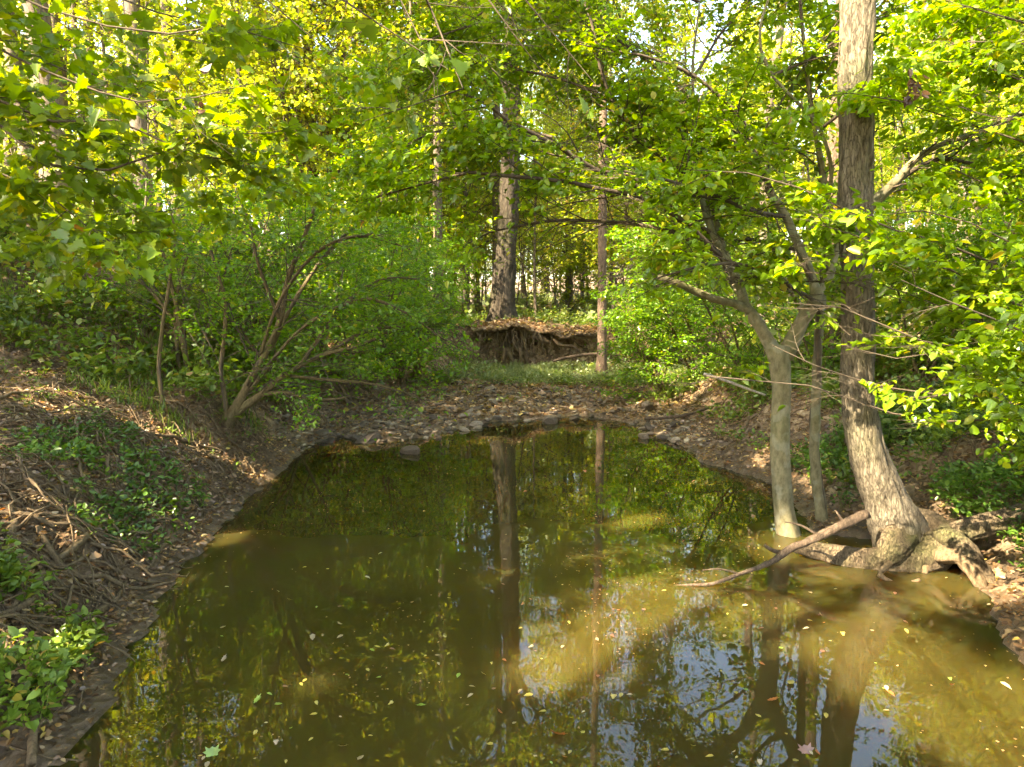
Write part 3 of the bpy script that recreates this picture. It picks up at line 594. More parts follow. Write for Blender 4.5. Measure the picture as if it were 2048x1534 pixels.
for i, (l, r0, r1) in enumerate([([(1000, 665, -.2), (985, 680, -.6), (960, 682, -.8), (935, 684, -.9)], .10, .05), ([(1005, 670, -.3), (1000, 700, -.9), (990, 720, -.8), (975, 735, -.8)], .09, .03), ([(1012, 670, -.3), (1015, 700, -1.), (1025, 722, -1.0), (1030, 745, -1.0)], .09, .03),
                   ([(1015, 668, -.2), (1035, 690, -.9), (1050, 715, -.9), (1060, 740, -.8)], .08, .03), ([(1020, 665, -.1), (1055, 672, -.7), (1085, 678, -.8), (1100, 686, -.8)], .08, .05), ([(1003, 675, -.4), (1008, 705, -1.1), (1004, 730, -1.1), (1010, 750, -1.)], .05, .02),
                   ([(1022, 670, -.4), (1040, 700, -1.1), (1042, 725, -1.1), (1050, 750, -1.)], .05, .02), ([(990, 668, -.3), (975, 690, -.9), (965, 705, -.9), (950, 716, -.9)], .05, .02),
                   ([(1100, 668, -.6), (1120, 690, -1.0), (1145, 692, -1.), (1160, 705, -.9)], .05, .02), ([(1090, 665, -.5), (1120, 668, -.8), (1165, 676, -.9), (1185, 672, -.8)], .05, .03)]):
    g = Geo(); g.hitube(pp(l, OY), np.linspace(r0, r1, 4), k=10, seg=.08, amp=.15, lump=.25, seed=i); link('root', g.mesh('root', M['root'], True, ob), oak)
# slim straight trunks in the clearing
def slim(name, label, px, pyb, Yd, r, bark, top=-700, lean=0, first=.4, nl=16, seed=0, leaf='far', limbs=13, L=2.6):
    pts = pp([(px, pyb), (px + lean * .1, pyb - 60), (px + lean * .4, 400), (px + lean * .8, 100), (px + lean * 1.2, -200), (px + lean * 1.6, top)], Yd)
    pts[0, 2] = gz(pts[0, 0], Yd) - .15
    rad = np.array([1.7, 1, .93, .8, .65, .2]) * r
    def tw(wd, cr):
        T, R = paths([pts], [rad], n=30); P1, R1 = grow(T, R, limbs, first, 1, L, 62, 0, .05, .12, 7, .4, .4); P2, R2 = grow(P1, R1, 8, .2, 1, L * .42, 50, .4, 0, .15, 5, .5, .3)
        wd.tubes(P1, R1, 5); wd.tubes(P2, R2, 3); leaves(cr, P2, nl, .12, .2, 'far', .25, .5)
    return ptree(name, label, 'tree', [(pts, rad, dict(k=24, seg=.12, amp=.08, lump=.08, seed=seed))], None, bark, M[leaf], pts[0] + np.array([0, 0, .15]), tw)
slim('straight_tree', 'straight slim reddish brown trunk standing in front of the cut bank at the grass', 1203, 738, 16.2, .10, M['bark_pine'], seed=12, lean=6)
slim('straight_tree', 'straight slim grey trunk left of the big oak, rising from the shrubs', 877, 600, 20, .13, M['bark_far'], seed=14, lean=-6)
slim('straight_tree', 'grey trunk standing right behind the big oak on its left', 993, 600, 24, .14, M['bark_far'], seed=15, lean=0, first=.5)

# ------------------------------------------------------------------ tall grey trunk with the curved foot on the right
TB = at(1792, 1072, 5.45)
t1 = pp([(1815, 1100, .1), (1792, 1050), (1765, 985), (1738, 915), (1722, 850), (1716, 780), (1716, 680), (1714, 560), (1709, 420), (1712, 260), (1714, 100), (1718, -80), (1722, -400), (1730, -900), (1728, -1700)], 5.5)
r1 = np.array([62, 50, 39, 36, 33.5, 31, 30.5, 30, 31.5, 31, 31, 31, 29, 24, 10]) * 5.5 / F
def t1_tw(wd, cr):
    T, R = paths([t1], [r1], n=40); P1, R1 = grow(T, R, 15, .62, 1, 3.6, 60, 0, .05, .12, 7, .35, .4); P2, R2 = grow(P1, R1, 8, .2, 1, 1.5, 50, .4, 0, .15, 5, .5, .3); P3, R3 = grow(P2, R2, 4, .2, 1, .7, 50, .5, 0, .15, 4)
    wd.tubes(P1, R1, 6); wd.tubes(P2, R2, 4); wd.tubes(P3, R3, 3); leaves(cr, P3, 16, .10, .12, 'far', .25, .5)
T1 = ptree('grey_trunk_tree', 'tall straight grey trunk curving at its sunlit foot on the right bank', 'tree',
           [(t1, r1, dict(k=64, seg=.03, amp=.10, lump=.10, seed=1, freq=16))], None, M['bark_grey'], M['canopy'], TB, t1_tw)
def rootpart(parent, base, l, rad, Yd, mat, seed, k=26, amp=.14, lump=.22, nm='root'):
    g = Geo(); g.hitube(pp(l, Yd), np.array(rad) * Yd / F, k=k, seg=.04, amp=amp, lump=lump, seed=seed, freq=8); link(nm, g.mesh(nm, mat, True, base), parent)
rootpart(T1, TB, [(1590, 1096, .15), (1640, 1104, .1), (1700, 1118, .0), (1770, 1128, -.05), (1840, 1122, -.05), (1880, 1092, 0), (1900, 1060, .2)], [11, 19, 26, 34, 38, 36, 25], 5.35, M['log'], 5, 40)
rootpart(T1, TB, [(1800, 1060, .1), (1790, 1090, -.1), (1770, 1120, -.15), (1740, 1130, -.1)], [40, 34, 24, 12], 5.4, M['log'], 6, 36)
rootpart(T1, TB, [(1820, 1050, .2), (1850, 1062, .1), (1880, 1080, .0), (1910, 1100, .0)], [36, 40, 38, 20], 5.5, M['log'], 7, 36)
rootpart(T1, TB, [(1890, 1070), (1920, 1095, -.2), (1950, 1130, -.3), (1990, 1180, -.35), (2050, 1235, -.4), (2110, 1290, -.4)], [26, 22, 20, 17, 17, 14], 5.3, M['log'], 8)
rootpart(T1, TB, [(1880, 1110), (1925, 1120, -.2), (1960, 1165, -.3), (1975, 1215, -.3)], [18, 14, 12, 7], 5.2, M['root'], 9)
rootpart(T1, TB, [(1830, 1190, 0), (1880, 1200, -.05), (1940, 1205, -.1), (2000, 1230, -.15), (2040, 1260, -.1)], [7, 9, 10, 11, 9], 4.9, M['root'], 10, 14)
rootpart(T1, TB, [(1850, 1130), (1848, 1160, -.05), (1860, 1185, -.05)], [10, 8, 5], 5.2, M['root'], 11, 12)
rootpart(T1, TB, [(1780, 1125, -.1), (1760, 1150, -.15), (1800, 1170, -.2), (1840, 1160, -.2)], [7, 6, 5, 4], 5.2, M['root'], 12, 10)
g = Geo(); lg = pp([(1905, 1068), (1960, 1052), (2010, 1040), (2070, 1026), (2160, 1005)], 5.25); g.hitube(lg, np.array([22, 25, 25, 27, 26]) * 5.25 / F, k=36, seg=.04, amp=.16, lump=.16, seed=31, freq=10)
tag(link('fallen_log', g.mesh('fallen_log', M['log'], True, lg[0])), 'barkless fallen log lying on the roots at the right edge', 'log').location = tuple(lg[0])

# ------------------------------------------------------------------ forked tree standing at the water edge
FY = 6.05; FB = at(1578, 1082, FY)
ft = pp([(1590, 1110), (1578, 1070), (1568, 1010), (1562, 930), (1561, 850), (1562, 780), (1558, 720), (1560, 690)], FY); fr = np.array([30, 23, 20, 18.5, 18, 18.5, 21, 22]) * FY / F
f_l = [([(1555, 720), (1535, 680), (1512, 640), (1490, 610, .05), (1475, 560, .1), (1440, 500, .2), (1415, 440, .3), (1395, 360, .4), (1360, 250, .5)], [20, 16, 14, 12, 10, 9, 8, 7, 4]),
       ([(1500, 622), (1470, 608), (1430, 598, -.05), (1385, 580, -.1), (1350, 564, -.15), (1316, 554, -.2)], [11, 9.5, 9, 9, 7.5, 6.5]),
       ([(1568, 715), (1590, 670), (1612, 630), (1632, 598), (1626, 560, .1), (1600, 500, .2), (1570, 430, .3), (1530, 370, .35), (1480, 300, .4), (1420, 230, .5), (1330, 150, .6)], [22, 18, 17, 16, 11, 11, 10, 9, 7, 6, 3]),
       ([(1626, 600), (1655, 560, .1), (1672, 505, .3), (1690, 450, .5), (1740, 410, .55), (1790, 365, .5), (1830, 320, .4), (1880, 290, .3), (1960, 262, .2), (2080, 210, .1)], [13, 10, 9, 9, 15, 12, 9, 7, 6, 4]),
       ([(1505, 625, .05), (1462, 560, .35), (1432, 480, .45), (1412, 400, .5), (1380, 310, .6), (1370, 200, .7)], [8, 7, 6, 5, 4, 2]),
       ([(1612, 630, .1), (1560, 540, .45), (1535, 450, .55), (1500, 380, .6), (1470, 280, .7)], [7, 6, 5, 4, 2]),
       ([(1472, 560, .1), (1440, 470, .4), (1420, 380, .6), (1400, 300, .8), (1385, 150, 1), (1400, 0, 1.2)], [8, 7, 6, 5, 4, 2]),
       ([(1600, 500, .2), (1660, 380, .1), (1640, 260, .0), (1545, 150, -.1), (1520, 60, -.2), (1560, -60, -.2)], [5, 5, 4, 3.5, 3, 2])]
fbr = [([(1450, 520, .2), (1380, 450, 0), (1300, 405, -.2), (1180, 372, -.4), (1040, 358, -.4), (940, 352, -.3), (830, 375, -.2), (690, 408, 0)], [7, 6, 5, 4, 3.5, 3, 2, 1]),
       ([(1420, 460, .2), (1330, 400, 0), (1180, 330, -.2), (1110, 285, -.3), (1030, 250, -.4), (960, 195, -.5), (925, 180, -.5)], [5, 5, 4.5, 4.5, 4, 3, 2]),
       ([(1440, 500, .3), (1330, 460, .3), (1200, 440, .3), (1110, 440, .3), (1000, 455, .4), (930, 490, .4)], [5, 4, 3.5, 3, 2.5, 1]),
       ([(1400, 370, .4), (1300, 290, .3), (1220, 180, .1), (1190, 80, 0), (1150, -40, 0)], [5, 4, 4, 3, 2]),
       ([(1570, 430, .3), (1500, 420, -.2), (1400, 380, -.5), (1300, 350, -.7), (1200, 330, -.8)], [5, 4, 3, 3, 1]),
       ([(1632, 598, 0), (1560, 560, -.5), (1480, 530, -.8), (1400, 540, -1.), (1300, 560, -1.0)], [4, 4, 3, 2.5, 1]),
       ([(1540, 380, .3), (1480, 240, .2), (1400, 160, .1), (1300, 120, 0), (1150, 90, -.1)], [5, 4, 3.5, 3, 1]),
       ([(1640, 260, .0), (1720, 200, -.3), (1800, 160, -.4), (1900, 60, -.5), (1980, 0, -.5)], [3.5, 3, 3, 2, 1]),
       ([(1545, 150, -.1), (1620, 120, 0), (1700, 60, 0), (1800, 20, .1)], [3, 3, 2, 1]),
       ([(1790, 365, .5), (1870, 320, .6), (1950, 330, .6), (2060, 350, .7)], [6, 5, 4, 2]),
       ([(1600, 500, .2), (1500, 480, .6), (1380, 500, .9), (1280, 520, 1.0)], [4, 4, 3, 1]),
       ([(1330, 150, .6), (1200, 60, .4), (1060, 30, .2), (900, 60, .1), (780, 120, 0)], [4, 3, 2.5, 2, 1]),
       ([(1100, 270, -.3), (980, 250, -.2), (860, 270, 0), (740, 330, .2)], [3, 2.5, 2, 1]),
       ([(1400, 0, 1.2), (1250, -60, 1.0), (1100, -40, .8), (960, 20, .8), (860, 110, .8)], [4, 3, 2.5, 2, 1]),
       ([(1200, 180, .1), (1060, 140, .3), (950, 120, .5), (820, 180, .7), (720, 220, .8)], [3, 2.5, 2, 1.5, 1]),
       ([(1385, 150, 1), (1300, 100, 1.1), (1180, 60, 1.2), (1080, 40, 1.2)], [4, 3, 2, 1]),
       ([(1385, 150, 1), (1450, 60, 1.1), (1520, -20, 1.2), (1600, -60, 1.2)], [4, 3, 2, 1])]
def fork_tw(wd, cr):
    P, R = paths([pp(l, FY) for l, _ in fbr], [np.array(r) * FY / F for _, r in fbr])
    spray(wd, cr, P, R, 21, 1.0, 9, .36, 15, .058, 'ovate', .045, .12, .8)
    P, R = paths([pp(l, FY) for l, _ in (f_l[0], f_l[2], f_l[3], f_l[4], f_l[5])], [np.array(r) * FY / F * .4 for _, r in (f_l[0], f_l[2], f_l[3], f_l[4], f_l[5])])
    spray(wd, cr, P, R, 16, 1.1, 9, .36, 15, .056, 'ovate', .045, .5, .8)
FT = ptree('forked_tree', 'smooth mottled tree forking low at the water edge, left of the tall grey trunk', 'tree',
           [(ft, fr, dict(k=48, seg=.04, amp=.05, lump=.12, seed=41, freq=6))],
           [(pp(l, FY), np.array(r) * FY / F * .82, dict(k=20, seg=.06, amp=.05, lump=.10, seed=50 + i, freq=5)) for i, (l, r) in enumerate(f_l)], M['bark_smooth'], M['beech'], FB, fork_tw)
s3 = pp([(1645, 1062), (1640, 1010), (1630, 930), (1630, 850), (1633, 760), (1640, 640), (1652, 520), (1650, 380), (1620, 200), (1600, 0)], 6.25)
def s3tw(wd, cr):
    T, R = paths([s3], [np.linspace(.045, .01, 10)]); spray(wd, cr, T, R, 16, 1.0, 6, .35, 6, .075, 'ovate', .035, .55, .5)
ptree('slender_tree', 'slender mottled stem standing between the forked tree and the tall grey trunk', 'tree', [(s3, np.array([13, 11.5, 10, 9.5, 9, 8, 7, 6, 4, 3]) * 6.25 / F, dict(k=20, seg=.05, amp=.05, lump=.15, seed=60))], None, M['bark_smooth'], M['beech'], s3[0], s3tw)

# ------------------------------------------------------------------ overhanging trees whose trunks stand outside the frame
def overhang(name, label, trunkpts, trunkrad, limb_px, Yd, leafmat, bark, kw, extra=None):
    base = np.array(trunkpts[0])
    L = [pp(l, Yd) for l, _, _ in limb_px]; Rr = [np.array(r) * Yd / F * .7 for _, r, _ in limb_px]
    L = [np.vstack([np.array(s)[None], l]) if s is not None else l for l, (_, _, s) in zip(L, limb_px)]
    Rr = [np.concatenate([[r[0] * 1.3], r]) if s is not None else r for r, (_, _, s) in zip(Rr, limb_px)]
    def tw(wd, cr):
        P, R = paths(L, Rr, n=18); spray(wd, cr, P, R, **kw)
        if extra: extra(wd, cr)
    return ptree(name, label, 'tree', [(trunkpts, trunkrad, dict(k=24, seg=.1, amp=.1, lump=.1, seed=70))], None, bark, leafmat, base, tw)
mx, my = -5.0, 2.6; mz = gz(mx, my)
mt = [(mx, my, mz - .2), (mx, my, mz + 1), (mx + .1, my, 4), (mx, my + .1, 8), (mx + .2, my, 12)]
S0 = (mx + .05, my, 3.4); S1 = (mx + .05, my, 3.9); S2 = (mx, my, 5.0)
maple = overhang('maple_tree', 'maple on the left bank whose dark arching branches hang into the upper left', mt, [.16, .13, .12, .1, .03],
    [([(-250, 110), (0, 192), (60, 222), (130, 238), (200, 228), (260, 245), (330, 285), (430, 330)], [5, 4.5, 4, 3.8, 3.2, 3, 2.2, 1], S1),
     ([(-250, 120), (0, 250), (60, 312), (130, 340), (220, 346), (330, 312), (440, 278), (560, 268)], [6, 5, 4.5, 4.2, 3.8, 3, 2, 1], S0),
     ([(-250, 280), (0, 345), (90, 390), (180, 450), (260, 500)], [4, 3, 2.5, 2, 1], S0),
     ([(-200, 20), (0, 90), (120, 150), (240, 190), (380, 200), (520, 170)], [4, 3.5, 3, 2.5, 2, 1], S1),
     ([(-200, -100), (0, -30), (150, 40), (300, 70), (450, 60), (600, 90)], [4, 3.5, 3, 2.5, 2, 1], S2),
     ([(-200, -160, .8), (100, -60, .8), (300, 20, .9), (500, 80, 1.1), (640, 150, 1.2)], [4, 3.5, 3, 2, 1], S2),
     ([(-200, 0, .9), (100, 130, 1.), (280, 230, 1.2), (430, 300, 1.4), (600, 380, 1.6)], [4, 3, 2.5, 2, 1], S1),
     ([(-200, 150, .6), (0, 400, .8), (150, 430, 1.0), (300, 420, 1.2), (420, 400, 1.4)], [3, 3, 2, 2, 1], S0)],
    3.5, M['maple'], M['bark_far'], dict(n1=20, L1=.75, n2=8, L2=.28, nl=9, size=.056, tmpl='maple', spread=.035, t0=.15, flat=.85, droop=.2, tilt=.4))
mx2, my2 = .4, -3.2; mz2 = gz(mx2, my2)
mx2 = -2.6; mz2 = gz(mx2, my2)
mt2 = [(mx2, my2, mz2 - .2), (mx2, my2, mz2 + 1.5), (mx2 + .2, my2 + .4, 4.0), (mx2 + .4, my2 + .8, 8), (mx2 + .4, my2 + 1, 11)]
Q0 = (mx2 + .2, my2 + .4, 4.3); Q1 = (mx2 + .25, my2 + .5, 4.8)
maple2 = overhang('maple_tree', 'maple behind the camera whose leafy twigs hang down at the top centre', mt2, [.16, .13, .12, .1, .03],
    [([(560, -150), (640, -20), (700, 20), (760, 55), (800, 60), (850, 100), (900, 135)], [4, 3.5, 3.2, 3, 2.2, 2, 1.2], Q0),
     ([(780, -160), (825, -10), (870, 50), (900, 95), (922, 150), (922, 195), (895, 214), (830, 216), (730, 242)], [4, 3.6, 3.4, 3.2, 3, 2.6, 2.2, 1.6, 1], Q1),
     ([(700, -150), (800, 20), (860, 90), (930, 125), (1010, 120), (1080, 100)], [3, 2.4, 2, 1.8, 1.5, 1], Q0),
     ([(900, -200), (1000, -60), (1080, 20), (1120, 80), (1160, 130), (1190, 170)], [3, 2.6, 2.2, 2, 1.6, 1], Q1),
     ([(850, -250), (930, -80), (1000, 40), (1030, 110), (1060, 160), (1110, 190)], [3, 2.6, 2.2, 2, 1.6, 1], Q1),
     ([(400, -200), (480, -60), (560, 20), (620, 80), (680, 120)], [3, 2.6, 2, 1.5, 1], Q0)],
    3.1, M['maple'], M['bark_far'], dict(n1=16, L1=.55, n2=7, L2=.24, nl=8, size=.054, tmpl='maple', spread=.03, t0=.3, flat=.6, droop=.6, tilt=.45))
rx, ry = 6.0, 4.2; rz_ = gz(rx, ry)
rt = [(rx, ry, rz_ - .2), (rx, ry, rz_ + 1), (rx - .1, ry, 4), (rx, ry + .1, 8), (rx - .2, ry, 12)]
R0 = (rx, ry, 2.6); R1_ = (rx, ry, 3.4); R2_ = (rx, ry, 1.9); R3_ = (rx, ry, 4.6)
beech = overhang('beech_tree', 'young beech at the right whose bright layered sprays cross the grey trunk', rt, [.13, .11, .1, .08, .03],
    [([(2250, 700, .2), (2080, 680, .2), (1950, 640, .2), (1850, 600, .2), (1740, 560, .3), (1650, 540, .3)], [3, 2.5, 2, 2, 1.5, 1], R0),
     ([(2250, 800, -.1), (2080, 780, -.1), (1980, 730, -.1), (1880, 700, 0), (1780, 720, 0), (1700, 700, .1)], [3, 2.5, 2, 2, 1.5, 1], R0),
     ([(2250, 480, -.3), (2080, 500, -.3), (1960, 450, -.2), (1850, 420, -.1), (1740, 430, 0), (1650, 420, .1)], [3, 2.5, 2, 2, 1.5, 1], R1_),
     ([(2250, 330, .3), (2050, 280, .3), (1900, 235, .4), (1800, 205, .4), (1710, 190, .4), (1600, 200, .4)], [3.5, 3, 2.5, 2, 1.5, 1], R3_),
     ([(2250, 100, .3), (2050, 90, .3), (1900, 90, .4), (1820, 120, .5)], [3.5, 3, 2, 1], R3_),
     ([(2250, 640, .3), (2050, 600, .3), (1900, 540, .3), (1780, 500, .3), (1690, 500, .3), (1600, 520, .3)], [3, 2.5, 2, 2, 1.5, 1], R0),
     ([(2250, 560), (2050, 540, 0), (1900, 500), (1750, 440), (1600, 380), (1480, 345), (1380, 335)], [5, 4, 3.5, 3, 2.5, 2, 1], R1_),
     ([(2250, 640), (2080, 620), (1930, 560), (1800, 500), (1690, 460), (1600, 440)], [5, 4, 3.2, 2.6, 2, 1], R0),
     ([(2250, 760), (2060, 740), (1900, 690), (1780, 660), (1680, 610), (1580, 600)], [5, 4, 3.2, 2.6, 2, 1], R0),
     ([(2250, 860), (2060, 820), (1900, 790), (1780, 780), (1640, 740), (1540, 690)], [4, 3.5, 3, 2.4, 2, 1], R2_),
     ([(2250, 900, .1), (2060, 850, .1), (1880, 845, .1), (1760, 820, .1), (1690, 800, .1), (1600, 770, .1), (1500, 760, .1), (1410, 748, .1)], [3.5, 3, 3, 2.6, 2.2, 2, 2, 2.5], R2_),
     ([(2250, 460, .4), (2050, 400, .5), (1930, 350, .6), (1850, 310, .7)], [4, 3, 2, 1], R1_),
     ([(2250, 200, .2), (2050, 160, .3), (1930, 130, .4), (1830, 120, .5)], [4, 3, 2, 1], R3_),
     ([(2250, 60, .2), (2050, 40, .3), (1930, 10, .4), (1800, -20, .5)], [4, 3, 2, 1], R3_),
     ([(2250, 330, .0), (2100, 260, .1), (1980, 230, .2), (1880, 200, .3)], [4, 3, 2, 1], R3_),
     ([(2250, 700, -.5), (2120, 690, -.6), (2000, 650, -.7), (1900, 600, -.7), (1800, 560, -.7)], [4, 3, 2.5, 2, 1], R0),
     ([(2250, 900, -.5), (2120, 860, -.5), (2000, 800, -.6), (1900, 750, -.6)], [4, 3, 2, 1], R2_)],
    4.5, M['beech'], M['bark_smooth'], dict(n1=17, L1=.62, n2=8, L2=.28, nl=14, size=.062, tmpl='ovate', spread=.035, t0=.05, flat=.85, droop=.3, tilt=.4))
# crisp dead leaf clusters caught in the twigs
def dead_cluster(px, py, Yd, n, parent, s=.09):
    c = at(px, py, Yd); g = Geo(); pos = c + rng.normal(0, 1, (n, 3)) * np.array([.035, .035, .075]); d = rng.normal(0, 1, (n, 3)); d[:, 2] -= .8
    leaf_mesh(g, pos, norm(d), norm(rng.normal(0, 1, (n, 3))), np.full(n, s), 'ovate', False)
    o = link('dead_leaves', g.mesh('dead_leaves', M['deadleaf'], False, parent.location), parent); o['label'] = 'clump of withered brown leaves'
dead_cluster(1830, 180, 4.6, 22, beech, .06); dead_cluster(392, 240, 3.6, 16, maple, .06)

# ------------------------------------------------------------------ shrubs on the left bank
def shrub(name, label, base_px, Yd, stems, leafmat, bark, kw, rootl=None):
    b = at(base_px[0], base_px[1], Yd); root = empty(name, b); tag(root, label, 'shrub')
    for i, (l, r) in enumerate(stems):
        g = Geo(); g.hitube(pp(l, Yd), np.array(r) * Yd / F, k=16, seg=.06, amp=.14, lump=.16, seed=80 + i, freq=6); link('stem', g.mesh('stem', bark, True, b), root)
    for i, (l, r) in enumerate(rootl or []):
        g = Geo(); g.hitube(pp(l, Yd), np.array(r) * Yd / F, k=12, seg=.05, amp=.12, lump=.2, seed=90 + i, freq=5); link('root', g.mesh('root', bark, True, b), root)
    wd, cr = Geo(), Geo(); P, R = paths([pp(l, Yd) for l, _ in stems], [np.array(r) * Yd / F * .6 for _, r in stems]); spray(wd, cr, P, R, **kw)
    link('branches', wd.mesh('branches', M['twig'], True, b), root); link('crown', cr.mesh('crown', leafmat, False, b), root)
    return root
SY = 8.3
shrub('bank_shrub', 'gnarled many-stemmed shrub leaning over the mud of the left bank', (445, 905), SY,
      [([(432, 915), (440, 890), (458, 845), (490, 780), (530, 710), (560, 640), (575, 560), (610, 470), (640, 380)], [13, 12, 13, 9, 7, 6, 5, 4, 2]),
       ([(452, 855), (475, 825), (520, 790), (570, 750), (640, 712), (720, 690), (810, 650)], [9, 8, 7, 5, 4, 3, 2]),
       ([(455, 850), (450, 800), (442, 740), (450, 660), (448, 590), (420, 500)], [6, 5, 4.5, 4, 3, 2]),
       ([(462, 840), (500, 800), (560, 785), (640, 800), (720, 790)], [6, 5, 4, 3, 1]),
       ([(540, 700, .1), (590, 600, .3), (660, 500, .5), (740, 430, .6), (830, 380, .7)], [5, 4, 3.5, 3, 1]),
       ([(560, 640), (520, 540, -.2), (500, 450, -.3), (470, 380, -.3)], [4, 3, 2, 1]),
       ([(600, 730, 0), (680, 620, .3), (760, 560, .5), (860, 560, .8)], [4, 3, 2, 1]),
       ([(640, 712, 0), (740, 660, .2), (840, 660, .4), (930, 700, .5)], [3, 3, 2, 1]), ([(560, 750, 0), (660, 760, .1), (760, 770, .2), (850, 800, .3)], [3, 3, 2, 1]), ([(520, 710, 0), (560, 600, -.4), (640, 500, -.6), (740, 470, -.6), (820, 500, -.6)], [4, 3, 3, 2, 1]),
       ([(500, 780, 0), (600, 660, -.3), (720, 600, -.4), (800, 620, -.4), (890, 680, -.4)], [4, 3, 3, 2, 1])],
      M['shrub'], M['shrub_bark'], dict(n1=17, L1=1.2, n2=8, L2=.45, nl=9, size=.05, tmpl='ovate', spread=.05, t0=.22, flat=.75, droop=.2, tilt=.4),
      [([(437, 900), (420, 915, -.1), (395, 922, -.25), (372, 932, -.4)], [9, 6, 4, 2]), ([(437, 905), (425, 925, -.2), (408, 942, -.35), (395, 950, -.4)], [6, 4, 3, 1.5]), ([(440, 905), (445, 925, -.2), (470, 905, -.3), (480, 920, -.35)], [5, 3, 2, 1])])
shrub('bank_shrub', 'upright dark-stemmed shrub on a mossy stump left of the gnarled shrub', (385, 850), 9.4,
      [([(388, 862), (384, 820), (375, 740), (362, 660), (350, 600), (330, 520), (300, 420)], [15, 9, 7, 6, 4, 3, 1.5]), ([(378, 860), (368, 800), (355, 700), (352, 600), (380, 500), (420, 420)], [9, 5, 4, 3, 2, 1]),
       ([(395, 860), (400, 780), (410, 680), (440, 580), (470, 480)], [7, 4, 3, 2, 1]), ([(362, 660), (300, 580), (240, 530), (180, 500)], [4, 3, 2, 1])],
      M['shrub'], M['shrub_bark'], dict(n1=15, L1=1.1, n2=7, L2=.4, nl=9, size=.048, tmpl='ovate', spread=.05, t0=.4, flat=.75, droop=.2, tilt=.4),
      [([(380, 855), (350, 862, -.2), (320, 855, -.3)], [12, 10, 6]), ([(392, 858), (420, 850, -.2), (440, 862, -.3)], [12, 8, 4])])
shrub('curved_sapling', 'thin sapling with a hooked foot growing out of the left bank', (300, 892), 7.9,
      [([(262, 872), (285, 890), (305, 888), (322, 860), (327, 820), (318, 740), (325, 650), (340, 560), (350, 470), (330, 380)], [5, 6, 5.5, 5, 4.5, 4, 3.5, 3, 2, 1])],
      M['shrub'], M['shrub_bark'], dict(n1=16, L1=.8, n2=7, L2=.34, nl=8, size=.06, tmpl='ovate', spread=.04, t0=.55, flat=.75, droop=.2, tilt=.4))
SHR = [sapling_variant(3.0, .025, 13, 1.3, 18, .062, M['shrub'], M['shrub_bark'], .12, .6, 4, 'ovate', .06), sapling_variant(2.0, .02, 11, 1.0, 17, .058, M['shrub'], M['shrub_bark'], .05, .6, 5, 'ovate', .06)]
for px, py, d, v, s, lb in [(590, 700, 10.6, 0, 1.0, 'leafy shrub on the bank just behind the gnarled shrub'), (700, 700, 12.6, 1, 1.4, 'spreading shrub overhanging the left side of the stone bar'), (795, 700, 14.6, 1, 1.35, 'spreading shrub at the far left corner of the stone bar'), (740, 700, 13.6, 0, 1.05, 'dense leafy shrub left of the cut bank'), (830, 700, 15.4, 0, .95, 'leafy shrub at the corner of the cut bank'),
                        (860, 640, 17.5, 1, 1.2, 'low leafy shrub on the bank left of the oak'), (700, 600, 16.5, 0, 1.4, 'tall green shrub far left of the oak'),
                        (1330, 700, 13, 1, 1.0, 'low leafy shrub on the right bank near the stones'), (1400, 650, 13.5, 0, 1.0, 'leafy shrub on the right bank behind the fork'), (1500, 650, 11.5, 0, .9, 'leafy shrub just behind the forked tree'),
                        (1290, 650, 18.5, 1, 1.3, 'leafy shrub right of the reddish trunk'), (470, 620, 11.5, 1, 1.3, 'leafy shrub on the slope between the bank shrubs'), 
                        (1850, 700, 9.5, 0, .9, 'leafy shrub behind the tall grey trunk'), (1990, 700, 9, 1, 1.2, 'low leafy shrub at the right edge'), (1620, 700, 10.5, 1, 1.1, 'low shrub between the forked tree and the grey trunk')]:
    p = at(px, py, d); assemble('leafy_shrub', (p[0], d, gz(p[0], d)), SHR[v], lb, 'shrub', None, rng.uniform(0, 6), s)

#MARK_GROUND
# ------------------------------------------------------------------ ground cover, litter, grass (nobody could count them)
def ground_points(n, xr, yr, f=None, power=1.):
    x = rng.uniform(*xr, n); y = yr[0] + (yr[1] - yr[0]) * rng.random(n) ** power
    z = height(x, y); m = z > .03
    if f is not None: m &= f(x, y, z)
    return np.stack([x, y, z], -1)[m]
def flat_leaves(g, P, size, tmpl, tilt, lift):
    n = len(P); a = rng.uniform(0, 6.28, n); d = np.stack([np.cos(a), np.sin(a), rng.normal(0, .2, n)], -1)
    nr = np.array([0, 0, 1.]) + rng.normal(0, tilt, (n, 3)); P = P.copy(); P[:, 2] += rng.uniform(.003, lift, n)
    leaf_mesh(g, P, norm(d), norm(nr), size * rng.uniform(.5, 1.3, n), tmpl, False)
g = Geo()
A = ground_points(150000, (-7, 8), (2, 20)); kk = fbm(A * np.array([1, 1, 0]) * 1.6, 2, 77) > -.15; kk |= rng.random(len(A)) < .4; kk &= ~((A[:, 1] > 9.5) & (A[:, 1] < 17.5) & (A[:, 2] < .45) & (rng.random(len(A)) < .6)); flat_leaves(g, A[kk], .048, 'ovate', .45, .03)
A = np.stack([*rng.uniform([-4, 2.2], [4.5, 14], (110000, 2)).T, np.zeros(110000)], -1); A[:, 2] = height(A[:, 0], A[:, 1]); A = A[(A[:, 2] > .004) & (A[:, 2] < .10)]; A = A[(rng.random(len(A)) < .5) & (fbm(A * 2.2, 2, 88) > -.35)]; flat_leaves(g, A, .038, 'ovate', .4, .015)
A = ground_points(60000, (-30, 30), (12, 60), None, 1.3); flat_leaves(g, A, .12, 'far', .4, .04)
A = top.reshape(-1, 3)[rng.integers(0, nl_, 2600)] + rng.normal(0, .04, (2600, 3)) * np.array([1, 1, .2]); flat_leaves(g, A, .07, 'ovate', .5, .03)
A = ground_points(26000, (-5.4, -1.4), (2, 9)); flat_leaves(g, A, .042, 'ovate', .55, .04)
